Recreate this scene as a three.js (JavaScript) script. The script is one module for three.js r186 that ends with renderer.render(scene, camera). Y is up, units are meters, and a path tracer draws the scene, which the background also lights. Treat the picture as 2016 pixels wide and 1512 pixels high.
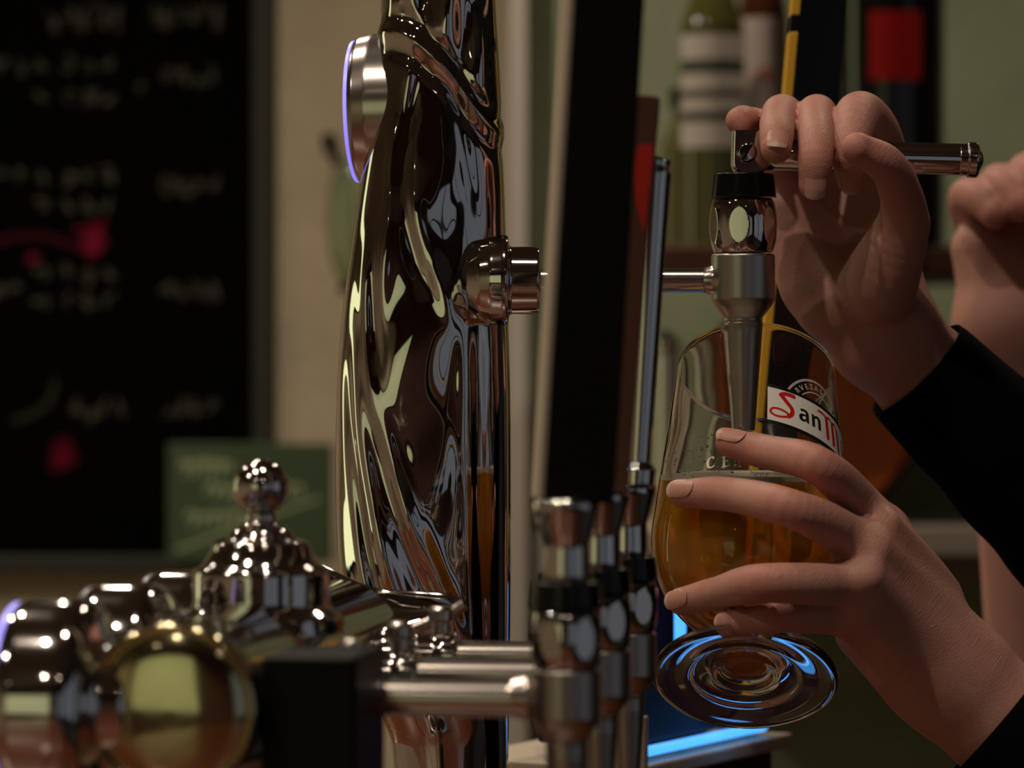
import * as THREE from 'three';
import { mergeGeometries } from 'three/addons/utils/BufferGeometryUtils.js';
import { RoundedBoxGeometry } from 'three/addons/geometries/RoundedBoxGeometry.js';
import { ImprovedNoise } from 'three/addons/math/ImprovedNoise.js';
import { RectAreaLightUniformsLib } from 'three/addons/lights/RectAreaLightUniformsLib.js';
import { Brush, Evaluator, INTERSECTION } from 'three-bvh-csg';

// ---------------------------------------------------------------- camera, light, exposure
const EYE = 1.42, FPX = 6900;                          // eye height in metres, focal length in photo pixels
const scene = new THREE.Scene();
const camera = new THREE.PerspectiveCamera(2 * Math.atan(756 / FPX) * 180 / Math.PI, 2016 / 1512, 0.05, 30);
camera.position.set(0, EYE, 0);
camera.lookAt(0, EYE, -1);
camera.focus = 1.5;
camera.userData.fStop = camera.getFocalLength() / 12;  // a 12 mm wide aperture
scene.background = new THREE.Color().setRGB(0.42, 0.46, 0.53);   // grey-blue dusk, seen through the window only
const renderer = new THREE.WebGLRenderer({ antialias: true });
renderer.toneMapping = THREE.LinearToneMapping;
renderer.toneMappingExposure = 0.25;
renderer.shadowMap.enabled = true;
RectAreaLightUniformsLib.init();

// ---------------------------------------------------------------- helpers
const V = (x, y, z) => new THREE.Vector3(x, y, z);
const P = (px, py, d) => V((px - 1008) / FPX * d, EYE - (py - 756) / FPX * d, -d);   // photo pixel at a known distance
let seed = 7;
const rnd = () => { seed = (seed * 16807) % 2147483647; return seed / 2147483647; };
const noise = new ImprovedNoise();
const lerp = THREE.MathUtils.lerp, clamp = THREE.MathUtils.clamp;
const sstep = (a, b, x) => { const t = clamp((x - a) / (b - a), 0, 1); return t * t * (3 - 2 * t); };
function table(rows, x) {                               // smooth lookup in [[x, y], ...]
  if (x <= rows[0][0]) return rows[0][1];
  for (let i = 1; i < rows.length; i++) if (x <= rows[i][0]) {
    const p0 = rows[Math.max(0, i - 2)], p1 = rows[i - 1], p2 = rows[i], p3 = rows[Math.min(rows.length - 1, i + 1)];
    const h = p2[0] - p1[0], t = (x - p1[0]) / h, m1 = (p2[1] - p0[1]) / (p2[0] - p0[0]) * h, m2 = (p3[1] - p1[1]) / (p3[0] - p1[0]) * h, t2 = t * t, t3 = t2 * t;
    return (2 * t3 - 3 * t2 + 1) * p1[1] + (t3 - 2 * t2 + t) * m1 + (-2 * t3 + 3 * t2) * p2[1] + (t3 - t2) * m2;
  }
  return rows[rows.length - 1][1];
}
const taken = new Map();
function numbered(name) { const n = taken.get(name) ?? 0; taken.set(name, n + 1); return n ? name + '_' + String(n).padStart(3, '0') : name; }
function shade(o) { o.castShadow = true; o.receiveShadow = true; return o; }
function part(name, geo, mat, parent, label) {
  const m = shade(new THREE.Mesh(geo, mat)); m.name = name; parent.add(m);
  if (label) m.userData.label = label;
  return m;
}
function tag(o, label, category, group) { o.userData.label = label; o.userData.category = category; if (group) o.userData.group = group; return o; }
function thing(name, label, category, pos = V(0, 0, 0), group) {
  const g = new THREE.Group(); g.name = numbered(name); g.position.copy(pos); scene.add(g);
  return tag(g, label, category, group);
}
function single(name, geo, mat, label, category, group) {
  const m = part(numbered(name), geo, mat, scene); return tag(m, label, category, group);
}
function struct(name, geo, mat) { const m = part(name, geo, mat, scene); m.userData.kind = 'structure'; return m; }
function box(w, h, d, x, y, z, r = 0) {
  const g = r ? new RoundedBoxGeometry(w, h, d, 3, r) : new THREE.BoxGeometry(w, h, d);
  return g.translate(x, y, z);
}
function spline(pts, n) {                               // [[r, y], ...] -> smooth polyline
  const c = new THREE.SplineCurve(pts.map(([x, y]) => new THREE.Vector2(x, y)));
  return c.getPoints(n);
}
function lathe(pts, seg = 64) { return new THREE.LatheGeometry(pts.map((p) => (p.isVector2 ? p : new THREE.Vector2(p[0], p[1]))), seg); }
function crisp(pts, r = 0.0004) {                       // profile with small rounded corners
  const out = [];
  const v = pts.map(([x, y]) => new THREE.Vector2(x, y));
  v.forEach((p, i) => {
    if (!i || i === v.length - 1) return out.push(p);
    const a = v[i - 1].clone().sub(p), b = v[i + 1].clone().sub(p), k = Math.min(r, a.length() * 0.45, b.length() * 0.45);
    a.setLength(k).add(p); b.setLength(k).add(p);
    for (let j = 0; j <= 4; j++) { const t = j / 4; out.push(new THREE.Vector2().addScaledVector(a, (1 - t) * (1 - t)).addScaledVector(p, 2 * t * (1 - t)).addScaledVector(b, t * t)); }
  });
  return out;
}
const aim = (geo, from, dir) => geo.applyQuaternion(new THREE.Quaternion().setFromUnitVectors(V(0, 1, 0), dir.clone().normalize())).translate(from.x, from.y, from.z);
function grid(nu, nv, f, closeU = false) {              // parametric surface
  const pos = [], uv = [], idx = [];
  for (let j = 0; j <= nv; j++) for (let i = 0; i <= nu; i++) { const p = f(i / nu, j / nv); pos.push(p.x, p.y, p.z); uv.push(i / nu, j / nv); }
  for (let j = 0; j < nv; j++) for (let i = 0; i < nu; i++) { const a = j * (nu + 1) + i; idx.push(a, a + 1, a + nu + 1, a + 1, a + nu + 2, a + nu + 1); }
  const g = new THREE.BufferGeometry();
  g.setAttribute('position', new THREE.Float32BufferAttribute(pos, 3)); g.setAttribute('uv', new THREE.Float32BufferAttribute(uv, 2)); g.setIndex(idx); g.computeVertexNormals();
  if (closeU) {
    const n = g.attributes.normal;
    for (let j = 0; j <= nv; j++) { const a = j * (nu + 1), b = a + nu, s = V(n.getX(a) + n.getX(b), n.getY(a) + n.getY(b), n.getZ(a) + n.getZ(b)).normalize(); n.setXYZ(a, s.x, s.y, s.z); n.setXYZ(b, s.x, s.y, s.z); }
  }
  return g;
}
// surface nets: mesh of f = 0 inside a box
function mesher(f, lo, hi, cell) {
  const nx = Math.ceil((hi.x - lo.x) / cell) + 1, ny = Math.ceil((hi.y - lo.y) / cell) + 1, nz = Math.ceil((hi.z - lo.z) / cell) + 1;
  const val = new Float32Array(nx * ny * nz), at = (i, j, k) => i + nx * (j + ny * k);
  const B = 6, far = B * cell * 1.25;                    // blocks far from the surface are filled at once
  for (let k0 = 0; k0 < nz; k0 += B) for (let j0 = 0; j0 < ny; j0 += B) for (let i0 = 0; i0 < nx; i0 += B) {
    const h = (B - 1) / 2, c = f(lo.x + (i0 + h) * cell, lo.y + (j0 + h) * cell, lo.z + (k0 + h) * cell), skip = Math.abs(c) > far;
    for (let k = k0; k < Math.min(nz, k0 + B); k++) for (let j = j0; j < Math.min(ny, j0 + B); j++) for (let i = i0; i < Math.min(nx, i0 + B); i++) val[at(i, j, k)] = skip ? c : f(lo.x + i * cell, lo.y + j * cell, lo.z + k * cell);
  }
  const ids = new Int32Array(nx * ny * nz).fill(-1), pos = [], idx = [];
  for (let k = 0; k < nz - 1; k++) for (let j = 0; j < ny - 1; j++) for (let i = 0; i < nx - 1; i++) {
    let n = 0, sx = 0, sy = 0, sz = 0, inside = 0; const c = [];
    for (let q = 0; q < 8; q++) { const v = val[at(i + (q & 1), j + ((q >> 1) & 1), k + (q >> 2))]; c.push(v); if (v < 0) inside++; }
    if (!inside || inside === 8) continue;
    for (let q = 0; q < 8; q++) for (const b of [1, 2, 4]) if (!(q & b)) {
      const r = q | b; if ((c[q] < 0) === (c[r] < 0)) continue;
      const t = c[q] / (c[q] - c[r]); n++;
      sx += (q & 1) + (b === 1 ? t : 0); sy += ((q >> 1) & 1) + (b === 2 ? t : 0); sz += (q >> 2) + (b === 4 ? t : 0);
    }
    ids[at(i, j, k)] = pos.length / 3;
    pos.push(lo.x + (i + sx / n) * cell, lo.y + (j + sy / n) * cell, lo.z + (k + sz / n) * cell);
  }
  const quad = (a, b, c, d, flip) => { if (a < 0 || b < 0 || c < 0 || d < 0) return; flip ? idx.push(a, c, b, a, d, c) : idx.push(a, b, c, a, c, d); };
  for (let k = 1; k < nz - 1; k++) for (let j = 1; j < ny - 1; j++) for (let i = 1; i < nx - 1; i++) {
    const s = val[at(i, j, k)] < 0;
    if (s !== val[at(i + 1, j, k)] < 0) quad(ids[at(i, j - 1, k - 1)], ids[at(i, j, k - 1)], ids[at(i, j, k)], ids[at(i, j - 1, k)], !s);
    if (s !== val[at(i, j + 1, k)] < 0) quad(ids[at(i - 1, j, k - 1)], ids[at(i - 1, j, k)], ids[at(i, j, k)], ids[at(i, j, k - 1)], !s);
    if (s !== val[at(i, j, k + 1)] < 0) quad(ids[at(i - 1, j - 1, k)], ids[at(i, j - 1, k)], ids[at(i, j, k)], ids[at(i - 1, j, k)], !s);
  }
  const g = new THREE.BufferGeometry(), nor = new Float32Array(pos.length), e = cell * 0.4;
  for (let i = 0; i < pos.length; i += 3) {
    const x = pos[i], y = pos[i + 1], z = pos[i + 2];
    const n = V(f(x + e, y, z) - f(x - e, y, z), f(x, y + e, z) - f(x, y - e, z), f(x, y, z + e) - f(x, y, z - e)).normalize();
    nor[i] = n.x; nor[i + 1] = n.y; nor[i + 2] = n.z;
  }
  g.setAttribute('position', new THREE.Float32BufferAttribute(pos, 3)); g.setAttribute('normal', new THREE.BufferAttribute(nor, 3)); g.setIndex(idx);
  return g;
}
const smin = (a, b, k) => { const h = Math.max(k - Math.abs(a - b), 0) / k; return Math.min(a, b) - h * h * k * 0.25; };
function bone(a, b, ra, rb) {                            // tapered capsule distance
  const bx = b.x - a.x, by = b.y - a.y, bz = b.z - a.z, l2 = bx * bx + by * by + bz * bz || 1e-9;
  return (x, y, z) => {
    const px = x - a.x, py = y - a.y, pz = z - a.z, h = Math.min(1, Math.max(0, (px * bx + py * by + pz * bz) / l2));
    return Math.hypot(px - bx * h, py - by * h, pz - bz * h) - (ra + (rb - ra) * h);
  };
}
function blob(c, rx, ry, rz) {                           // ellipsoid, about
  return (x, y, z) => { const px = (x - c.x) / rx, py = (y - c.y) / ry, pz = (z - c.z) / rz, k = Math.hypot(px, py, pz), k2 = Math.hypot(px / rx, py / ry, pz / rz) || 1e-9; return k * (k - 1) / k2; };
}
const chain = (joints) => {                              // smooth finger: joints joined by a curve of short bones
  const c = new THREE.CatmullRomCurve3(joints.map((j) => j.p), false, 'centripetal'), n = (joints.length - 1) * 7, pts = [];
  for (let i = 0; i <= n; i++) { const t = i / n, k = t * (joints.length - 1), a = Math.min(joints.length - 2, Math.floor(k)), f = k - a; pts.push({ p: c.getPoint(t), r: lerp(joints[a].r, joints[a + 1].r, f * f * (3 - 2 * f)) }); }
  return pts.slice(1).map((j, i) => bone(pts[i].p, j.p, pts[i].r, j.r));
};
const blend = (fs, k) => (x, y, z) => { let d = fs[0](x, y, z); for (let i = 1; i < fs.length; i++) d = smin(d, fs[i](x, y, z), k); return d; };

// ---------------------------------------------------------------- materials
const std = (o) => new THREE.MeshStandardMaterial(o), phys = (o) => new THREE.MeshPhysicalMaterial(o);
const lin = (r, g, b) => new THREE.Color().setRGB(r, g, b);
function noiseTexture(size, paint, srgb = true) {
  const data = new Uint8Array(size * size * 4);
  for (let y = 0; y < size; y++) for (let x = 0; x < size; x++) { const c = paint(x / size, y / size), i = (y * size + x) * 4; for (let k = 0; k < 3; k++) data[i + k] = clamp(c[k], 0, 255); data[i + 3] = 255; }
  const t = new THREE.DataTexture(data, size, size); t.wrapS = t.wrapT = THREE.RepeatWrapping; t.magFilter = THREE.LinearFilter; if (srgb) t.colorSpace = THREE.SRGBColorSpace; t.needsUpdate = true; return t;
}
const tileNoise = (u, v, f, s) => {                      // noise that repeats at the texture's edge
  const a = u * Math.PI * 2, b = v * Math.PI * 2, k = f / 6.283;
  return noise.noise(Math.cos(a) * k + s, Math.sin(a) * k + Math.cos(b) * k, Math.sin(b) * k + s * 1.7);
};
const plaster = (r, g, b) => noiseTexture(256, (u, v) => { const n = tileNoise(u, v, 9, 3) * 9 + tileNoise(u, v, 50, 8) * 6; return [r + n, g + n, b + n * 0.8]; });
const woodTex = (r, g, b) => noiseTexture(512, (u, v) => {
  const n = Math.sin((v * 14 + tileNoise(u, v, 6, 2) * 1.6) * 6.283) * 0.5 + tileNoise(u * 0.2, v, 90, 5) * 0.9; const k = 1 + n * 0.13; return [r * k, g * k, b * k];
});
const M = {
  chrome: std({ color: lin(0.74, 0.71, 0.69), metalness: 1, roughness: 0.07 }),
  mirror: std({ color: lin(0.70, 0.66, 0.64), metalness: 1, roughness: 0.035 }),
  steel: std({ color: lin(0.50, 0.46, 0.42), metalness: 1, roughness: 0.34 }),
  satin: std({ color: lin(0.62, 0.57, 0.53), metalness: 1, roughness: 0.2 }),
  brass: std({ color: lin(0.62, 0.56, 0.36), metalness: 1, roughness: 0.1 }),
  black: phys({ color: lin(0.003, 0.003, 0.003), roughness: 0.5, specularIntensity: 0.35 }),
  gloss: phys({ color: lin(0.003, 0.003, 0.0033), roughness: 0.2, specularIntensity: 0.8 }),
  cream: std({ color: lin(0.50, 0.42, 0.32), roughness: 0.5 }),
  brownHandle: phys({ color: lin(0.085, 0.032, 0.013), roughness: 0.4, clearcoat: 0.25, clearcoatRoughness: 0.3 }),
  red: std({ color: lin(0.45, 0.012, 0.004), roughness: 0.5 }),
  yellow: std({ color: lin(0.75, 0.42, 0.03), roughness: 0.45 }),
  lensOff: std({ color: lin(0.10, 0.10, 0.14), roughness: 0.3 }),
  blueLens: std({ color: lin(0.5, 0.5, 0.6), roughness: 0.3, emissive: lin(0.20, 0.18, 1.0), emissiveIntensity: 5 }),
  led: std({ color: lin(0.2, 0.4, 0.6), roughness: 0.4, emissive: lin(0.06, 0.36, 1.0), emissiveIntensity: 6 }),
  glass: phys({ color: 0xffffff, roughness: 0.0, transmission: 1, thickness: 0.002, ior: 1.5 }),
  beer: phys({ color: lin(0.95, 0.47, 0.02), roughness: 0.0, transmission: 0.62, thickness: 0.05, ior: 1.34, specularIntensity: 0.5, attenuationColor: lin(0.94, 0.50, 0.03), attenuationDistance: 0.07 }),
  foam: std({ color: lin(0.62, 0.56, 0.45), roughness: 0.9 }),
  shirt: phys({ color: lin(0.0022, 0.0022, 0.0026), roughness: 0.95, specularIntensity: 0.15 }),
  nail: phys({ color: 0xffffff, vertexColors: true, roughness: 0.42, specularIntensity: 0.7 }),
  skin: phys({ bumpMap: noiseTexture(512, (u, v) => { const n = 128 + tileNoise(u, v, 60, 4) * 70 + tileNoise(u, v, 150, 9) * 60; return [n, n, n]; }, false), bumpScale: 0.00028, color: 0xffffff, vertexColors: true, roughness: 0.5, specularIntensity: 0.7, sheen: 0.15, sheenColor: lin(0.9, 0.5, 0.4), sheenRoughness: 0.5 }),
  bulb: std({ color: lin(0.9, 0.85, 0.75), emissive: lin(1.0, 0.84, 0.66), emissiveIntensity: 110 }),
};

// ---------------------------------------------------------------- the room
const beige = std({ map: plaster(188, 172, 148), roughness: 0.9 }), sage = std({ map: plaster(138, 146, 118), roughness: 0.9 });
const greyWall = std({ map: plaster(92, 98, 108), roughness: 0.85 }), ceil = std({ map: plaster(120, 108, 98), roughness: 0.9 });
const mauve = std({ map: plaster(104, 74, 70), roughness: 0.85 });
const floorMat = std({ map: woodTex(86, 52, 32), roughness: 0.6 });
const T = 0.12, X0 = -2.6, X1 = 2.4, Z0 = -4.1, Z1 = 2.4, CH = 2.75;
const uvMetres = (g, s = 1) => { const p = g.attributes.position, n = g.attributes.normal, uv = g.attributes.uv; for (let i = 0; i < p.count; i++) { const ax = Math.abs(n.getX(i)), ay = Math.abs(n.getY(i)); if (ax > 0.5) uv.setXY(i, p.getZ(i) * s, p.getY(i) * s); else if (ay > 0.5) uv.setXY(i, p.getX(i) * s, p.getZ(i) * s); else uv.setXY(i, p.getX(i) * s, p.getY(i) * s); } return g; };
struct('floor', uvMetres(box(X1 - X0 + 2 * T, T, Z1 - Z0 + 2 * T, (X0 + X1) / 2, -T / 2, (Z0 + Z1) / 2)), floorMat);
struct('ceiling', uvMetres(box(X1 - X0 + 2 * T, T, Z1 - Z0 + 2 * T, (X0 + X1) / 2, CH + T / 2, (Z0 + Z1) / 2)), ceil);
struct('wall_back', uvMetres(box(0.0 - X0 + T, CH, T, (0.0 + X0 - T) / 2, CH / 2, Z0 - T / 2)), beige);
struct('wall_back_bar', uvMetres(box(X1 + T, CH, 0.5 + T, (X1 + T) / 2, CH / 2, Z0 + 0.25 - T / 2)), sage);
struct('wall_left', uvMetres(box(T, CH, Z1 - Z0 + 2 * T, X0 - T / 2, CH / 2, (Z0 + Z1) / 2)), beige);
{                                                        // right wall with a window opening
  const a = -0.95, b = 1.9, lo = 0.75, hi = 2.35, x = X1 + T / 2, m = (Z0 + Z1) / 2;
  struct('wall_right', uvMetres(mergeGeometries([box(T, lo, Z1 - Z0 + 2 * T, x, lo / 2, m), box(T, CH - hi, Z1 - Z0 + 2 * T, x, (CH + hi) / 2, m), box(T, hi - lo, a - Z0 + T, x, (lo + hi) / 2, (a + Z0 - T) / 2), box(T, hi - lo, Z1 + T - b, x, (lo + hi) / 2, (b + Z1 + T) / 2)])), greyWall);
  const w = new THREE.Group(); w.name = 'window_1'; w.userData.kind = 'structure'; scene.add(w);
  const wood = std({ color: lin(0.10, 0.08, 0.07), roughness: 0.5 });
  for (const y of [lo + 0.03, hi - 0.03]) part('window_frame', box(0.06, 0.06, b - a, x, y, (a + b) / 2, 0.005), wood, w);
  for (const z of [a + 0.03, (a + b) / 2, b - 0.03]) part('window_frame', box(0.06, hi - lo - 0.12, 0.06, x, (lo + hi) / 2, z, 0.005), wood, w);
  for (const z of [(3 * a + b) / 4, (a + 3 * b) / 4]) part('pane', box(0.004, hi - lo - 0.12, (b - a) / 2 - 0.09, x, (lo + hi) / 2, z), phys({ color: 0xffffff, roughness: 0, transmission: 1, thickness: 0 }), w);
}
{                                                        // front wall with a second window opening
  const a = 0.45, b = 2.2, lo = 0.75, hi = 2.35, z = Z1 + T / 2, m = (X0 + X1) / 2;
  struct('wall_front', uvMetres(mergeGeometries([box(X1 - X0 + 2 * T, lo, T, m, lo / 2, z), box(X1 - X0 + 2 * T, CH - hi, T, m, (CH + hi) / 2, z), box(a - X0 + T, hi - lo, T, (a + X0 - T) / 2, (lo + hi) / 2, z), box(X1 + T - b, hi - lo, T, (X1 + T + b) / 2, (lo + hi) / 2, z)])), mauve);
  const w = new THREE.Group(); w.name = 'window_2'; w.userData.kind = 'structure'; scene.add(w);
  const wood = std({ color: lin(0.10, 0.08, 0.07), roughness: 0.5 });
  for (const y of [lo + 0.03, hi - 0.03]) part('window_frame', box(b - a, 0.06, 0.06, (a + b) / 2, y, z, 0.005), wood, w);
  for (const x of [a + 0.03, (a + b) / 2, b - 0.03]) part('window_frame', box(0.06, hi - lo - 0.12, 0.06, x, (lo + hi) / 2, z, 0.005), wood, w);
  for (const x of [(3 * a + b) / 4, (a + 3 * b) / 4]) part('pane', box((b - a) / 2 - 0.09, hi - lo - 0.12, 0.004, x, (lo + hi) / 2, z), phys({ color: 0xffffff, roughness: 0, transmission: 1, thickness: 0 }), w);
}
struct('trim_1', box(0.018, CH, 0.03, 0.006, CH / 2, Z0 + 0.515), std({ color: lin(0.48, 0.43, 0.38), roughness: 0.6 }));
const WB = Z0 + 0.5;                                     // face of the wall behind the back bar
struct('trim_2', box(X1 - 0.016, 0.05, 0.02, (X1 + 0.016) / 2, 1.24, WB + 0.01, 0.004), std({ color: lin(0.30, 0.26, 0.22), roughness: 0.6 }));

// ---------------------------------------------------------------- lamps
function downlight(x, z, power, label) {
  const g = thing('ceiling_downlight', label, 'ceiling lamp', V(x, CH, z), 'ceiling downlights');
  part('bezel', lathe(crisp([[0.032, -0.001], [0.048, -0.001], [0.05, -0.008], [0.036, -0.012], [0.032, -0.004]], 0.001), 40), M.satin, g);
  part('bulb', new THREE.CylinderGeometry(0.028, 0.028, 0.004, 32).translate(0, -0.004, 0), M.bulb, g);
  const l = new THREE.SpotLight(new THREE.Color(1.0, 0.84, 0.66), power, 0, 1.15, 0.6, 2);
  l.position.set(0, -0.02, 0); l.target.position.set(0, -1, 0); l.castShadow = true; l.shadow.radius = 1.2; g.add(l, l.target);
}
const spots = [[-0.55, -0.75, 7], [0.05, -0.95, 5], [-0.6, -1.9, 7], [-1.5, -0.6, 10], [-1.4, -2.7, 17], [-0.45, -3.1, 16], [0.65, -2.7, 6], [-0.9, 0.9, 6], [0.4, 1.1, 6], [-1.7, 1.5, 12]];
for (const [x, z, p] of spots) downlight(x, z, p, 'small round recessed downlight with a metal bezel in the ceiling');
for (const [x, z, turn, w, lum, label] of [[X0 + 0.03, -3.15, 0, 0.55, 4.5, 'yellow green backlit panel on the left wall beside the blackboard'], [-1.75, Z1 - 0.03, Math.PI / 2, 1.55, 1.05, 'yellow green backlit panel on the dull mauve wall']]) {
  const g = thing('light_panel', label, 'light panel', V(x, 1.6, z), 'backlit wall panels'); g.rotation.y = turn;
  part('frame', mergeGeometries([box(0.06, 0.05, w + 0.1, 0, 0.67, 0, 0.008), box(0.06, 0.05, w + 0.1, 0, -0.67, 0, 0.008), box(0.06, 1.29, 0.05, 0, 0, w / 2 + 0.025, 0.008), box(0.06, 1.29, 0.05, 0, 0, -w / 2 - 0.025, 0.008)]), M.black, g);
  part('glowing_screen', box(0.02, 1.29, w, 0, 0, 0), std({ color: lin(0.4, 0.45, 0.3), emissive: lin(0.78, 0.82, 0.44), emissiveIntensity: lum }), g);
  const l = new THREE.RectAreaLight(new THREE.Color(0.78, 0.82, 0.44), lum * 0.25, w, 1.29); l.position.set(0.03, 0, 0); l.rotation.y = -Math.PI / 2; g.add(l);
}

// ---------------------------------------------------------------- bar counter
{
  const g = thing('bar_counter', 'polished orange brown wooden bar counter under the chrome beer taps', 'counter');
  const wood = phys({ map: woodTex(92, 47, 22), roughness: 0.35, clearcoat: 0.5, clearcoatRoughness: 0.2 });
  const top = 1.06;
  for (let i = 0; i < 6; i++) part('plank', uvMetres(box(0.158, 0.04, 2.7, -0.62 + i * 0.16, top - 0.02, -1.0, 0.004), 2), wood, g);
  part('front_panel', uvMetres(box(0.04, top - 0.04, 2.6, -0.6, (top - 0.04) / 2, -1.0), 2), floorMat, g);
  part('back_panel', uvMetres(box(0.04, top - 0.04, 2.6, 0.2, (top - 0.04) / 2, -1.0), 2), floorMat, g);
}
const TOP = 1.06;

// ---------------------------------------------------------------- taps (shared by both fonts)
function barrelGeo(R, h, flat, turn) {                   // bulging barrel with six oval flats
  return grid(192, 90, (u, v) => {
    const a = u * Math.PI * 2, y = v * h, q = (v - 0.5) * 2;
    let r = R * (1 - 0.11 * q * q - 0.06 * Math.pow(Math.abs(q), 9));
    const s = Math.PI / 3, k = Math.round((a - turn) / s) * s + turn;
    r = Math.min(r, flat / Math.cos(a - k));
    if (v === 0 || v === 1) r = 0.0001;
    return V(Math.sin(a) * r, y, Math.cos(a) * r);
  }, true);
}
function tapParts(g, at, s, turn) {                      // at = where the shank meets the body; y up
  const put = (geo) => geo.scale(s, s, s).translate(at.x, at.y, at.z);
  part('tap_body', put(lathe(crisp([[0.0001, 0.0117], [0.0132, 0.0117], [0.0141, 0.011], [0.0141, -0.0085], [0.0125, -0.0115], [0.0092, -0.0158], [0.0086, -0.0165], [0.0086, -0.0185], [0.0001, -0.0185]], 0.0009), 80)), M.steel, g, 'matt steel tap body');
  part('barrel', put(barrelGeo(0.0150, 0.0245, 0.0143, turn).translate(0, 0.0119, 0)), M.mirror, g, 'mirror chrome barrel with oval facets');
  part('collar', put(lathe(crisp([[0.0001, 0.0366], [0.0147, 0.0366], [0.0147, 0.0372], [0.0135, 0.0470], [0.0001, 0.0470]], 0.0006), 80)), M.gloss, g, 'black plastic collar');
  part('nozzle', put(lathe(crisp([[0.0001, -0.0185], [0.0084, -0.0185], [0.0084, -0.0245], [0.0080, -0.030], [0.0052, -0.067], [0.0044, -0.067], [0.0044, -0.062], [0.0001, -0.062]], 0.0004), 64)), M.steel, g, 'brushed steel spout');
}

// ---------------------------------------------------------------- tall chrome tower in focus
const DT = 1.55;                                         // its distance from the camera
{
  const px = 1 / FPX * DT;
  const C = P(835, 756, DT);
  const g = thing('beer_tower', 'tall sculpted mirror chrome beer tower with flowing folds and one lever tap', 'beer tower', V(C.x, TOP, C.z));
  const left = [[-700, 772], [-300, 765], [0, 751], [60, 747], [200, 735], [330, 715], [460, 695], [570, 680], [700, 668], [850, 662], [1000, 662], [1110, 667], [1250, 690], [1380, 735], [1460, 768], [1700, 775], [2360, 770]];
  const right = [[-700, 960], [0, 975], [120, 983], [230, 988], [300, 990], [440, 995], [640, 1001], [800, 1005], [1180, 1005], [1400, 1002], [1700, 1000], [2360, 1005]];
  const y2 = (py) => EYE - (py - 756) * px - TOP;
  const top = -420, bot = 756 + (EYE - TOP) / px / 1.0181;
  const back = 0.028, kb = (DT + back) / DT;               // the body stands a little further off than its tap
  const body = grid(420, 760, (u, v) => {
    const py = lerp(bot, top, v), a = u * Math.PI * 2;    // a = 0 towards the camera, growing to the right
    const xl = table(left, py), xr = table(right, py), cx = (xl + xr) / 2, hw = (xr - xl) / 2;
    let sx = Math.sin(a), cz = Math.cos(a);
    const e = 0.86, ex = Math.sign(sx) * Math.pow(Math.abs(sx), e), ez = Math.sign(cz) * Math.pow(Math.abs(cz), e);
    let k = 1;
    const s = Math.sin(a) * (cz > 0 ? 1 : 0.8);           // -1 left .. 1 right
    const face = Math.max(0, cz) ** 0.7;
    // folds of the drapery, running from upper left to lower right
    const fold = (s0, y0, s1, y1, w, h, bend = 0) => {
      const t = clamp((py - y0) / (y1 - y0), 0, 1), line = lerp(s0, s1, t) + bend * Math.sin(t * Math.PI), q = (s - line) / w;
      return h * Math.exp(-q * q) * sstep(y0 - 60, y0 + 90, py) * (1 - sstep(y1 - 110, y1 + 60, py)) * face;
    };
    let d = 0;
    d += fold(-0.75, 470, 0.34, 1240, 0.10, 0.11, -0.18);
    d -= fold(-0.62, 520, 0.16, 1240, 0.09, 0.08, -0.14);
    d += fold(-0.78, 640, -0.12, 1260, 0.10, 0.10, -0.10);
    d -= fold(-0.88, 700, -0.36, 1280, 0.08, 0.08, -0.05);
    d += fold(-0.86, 800, -0.55, 1290, 0.08, 0.06, -0.02);
    d += fold(-0.35, 90, 0.30, 640, 0.13, 0.09, -0.25);
    d -= fold(-0.30, 150, 0.12, 600, 0.12, 0.11, -0.2);
    d += fold(-0.62, 200, -0.48, 640, 0.10, 0.06, 0.05);
    d -= fold(0.18, 120, 0.62, 470, 0.14, 0.08, 0.0);
    d += fold(0.42, 640, 0.5, 1320, 0.10, 0.05, 0);
    d -= fold(0.62, 620, 0.62, 1320, 0.10, 0.05, 0);
    d += 0.02 * Math.sin(py * 0.021 + s * 5) * face * sstep(250, 420, py) * (1 - sstep(1150, 1300, py)) * (1 - sstep(0.2, 0.45, s));
    // raised band tied round the top
    const bandY = 70 + 195 * sstep(-0.75, 0.98, s) * (0.55 + 0.45 * sstep(-0.75, 0.98, s)), qb = (py - bandY) / 17;
    d += (0.085 * Math.exp(-qb * qb) - 0.06 * Math.exp(-((qb - 2.2) ** 2)) - 0.05 * Math.exp(-((qb + 2.0) ** 2))) * (cz > -0.3 ? 1 : 0.4);
    // billows above the band
    if (py < bandY) d += (0.07 * Math.sin((s * 2.6 + py * 0.006) * 3.1) + 0.04 * Math.sin(s * 14 - py * 0.012)) * face * sstep(0, 60, bandY - py);
    k += d;
    const edge = v === 0 || v === 1 ? 0 : 1;
    return V(((cx - 1008 + hw * ex * (1 + (k - 1) * 0.35) * edge) * kb + 173) * px, EYE - (py - 756) * px * kb - TOP, hw * px * 0.92 * ez * k * edge - back);
  }, true);
  part('tower_body', body, M.mirror, g, 'mirror chrome body shaped like flowing drapery');
  // shank boss and pipe to the tap, along x
  const sy = y2(552), toX = (q) => (q - 835) * px;
  const lie = (pts, seg = 64) => lathe(crisp(pts, 0.0012), seg).rotateZ(-Math.PI / 2).translate(0, sy, 0);   // profile [r, x]
  part('shank_boss', lie([[0.0001, toX(904)], [0.0068, toX(908)], [0.0125, toX(920)], [0.0172, toX(942)], [0.0194, toX(965)], [0.0202, toX(990)], [0.0200, toX(1000)], [0.0150, toX(1003)], [0.0148, toX(1062)], [0.0001, toX(1062)]]), M.chrome, g, 'chrome boss where the tap pipe leaves');
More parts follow.
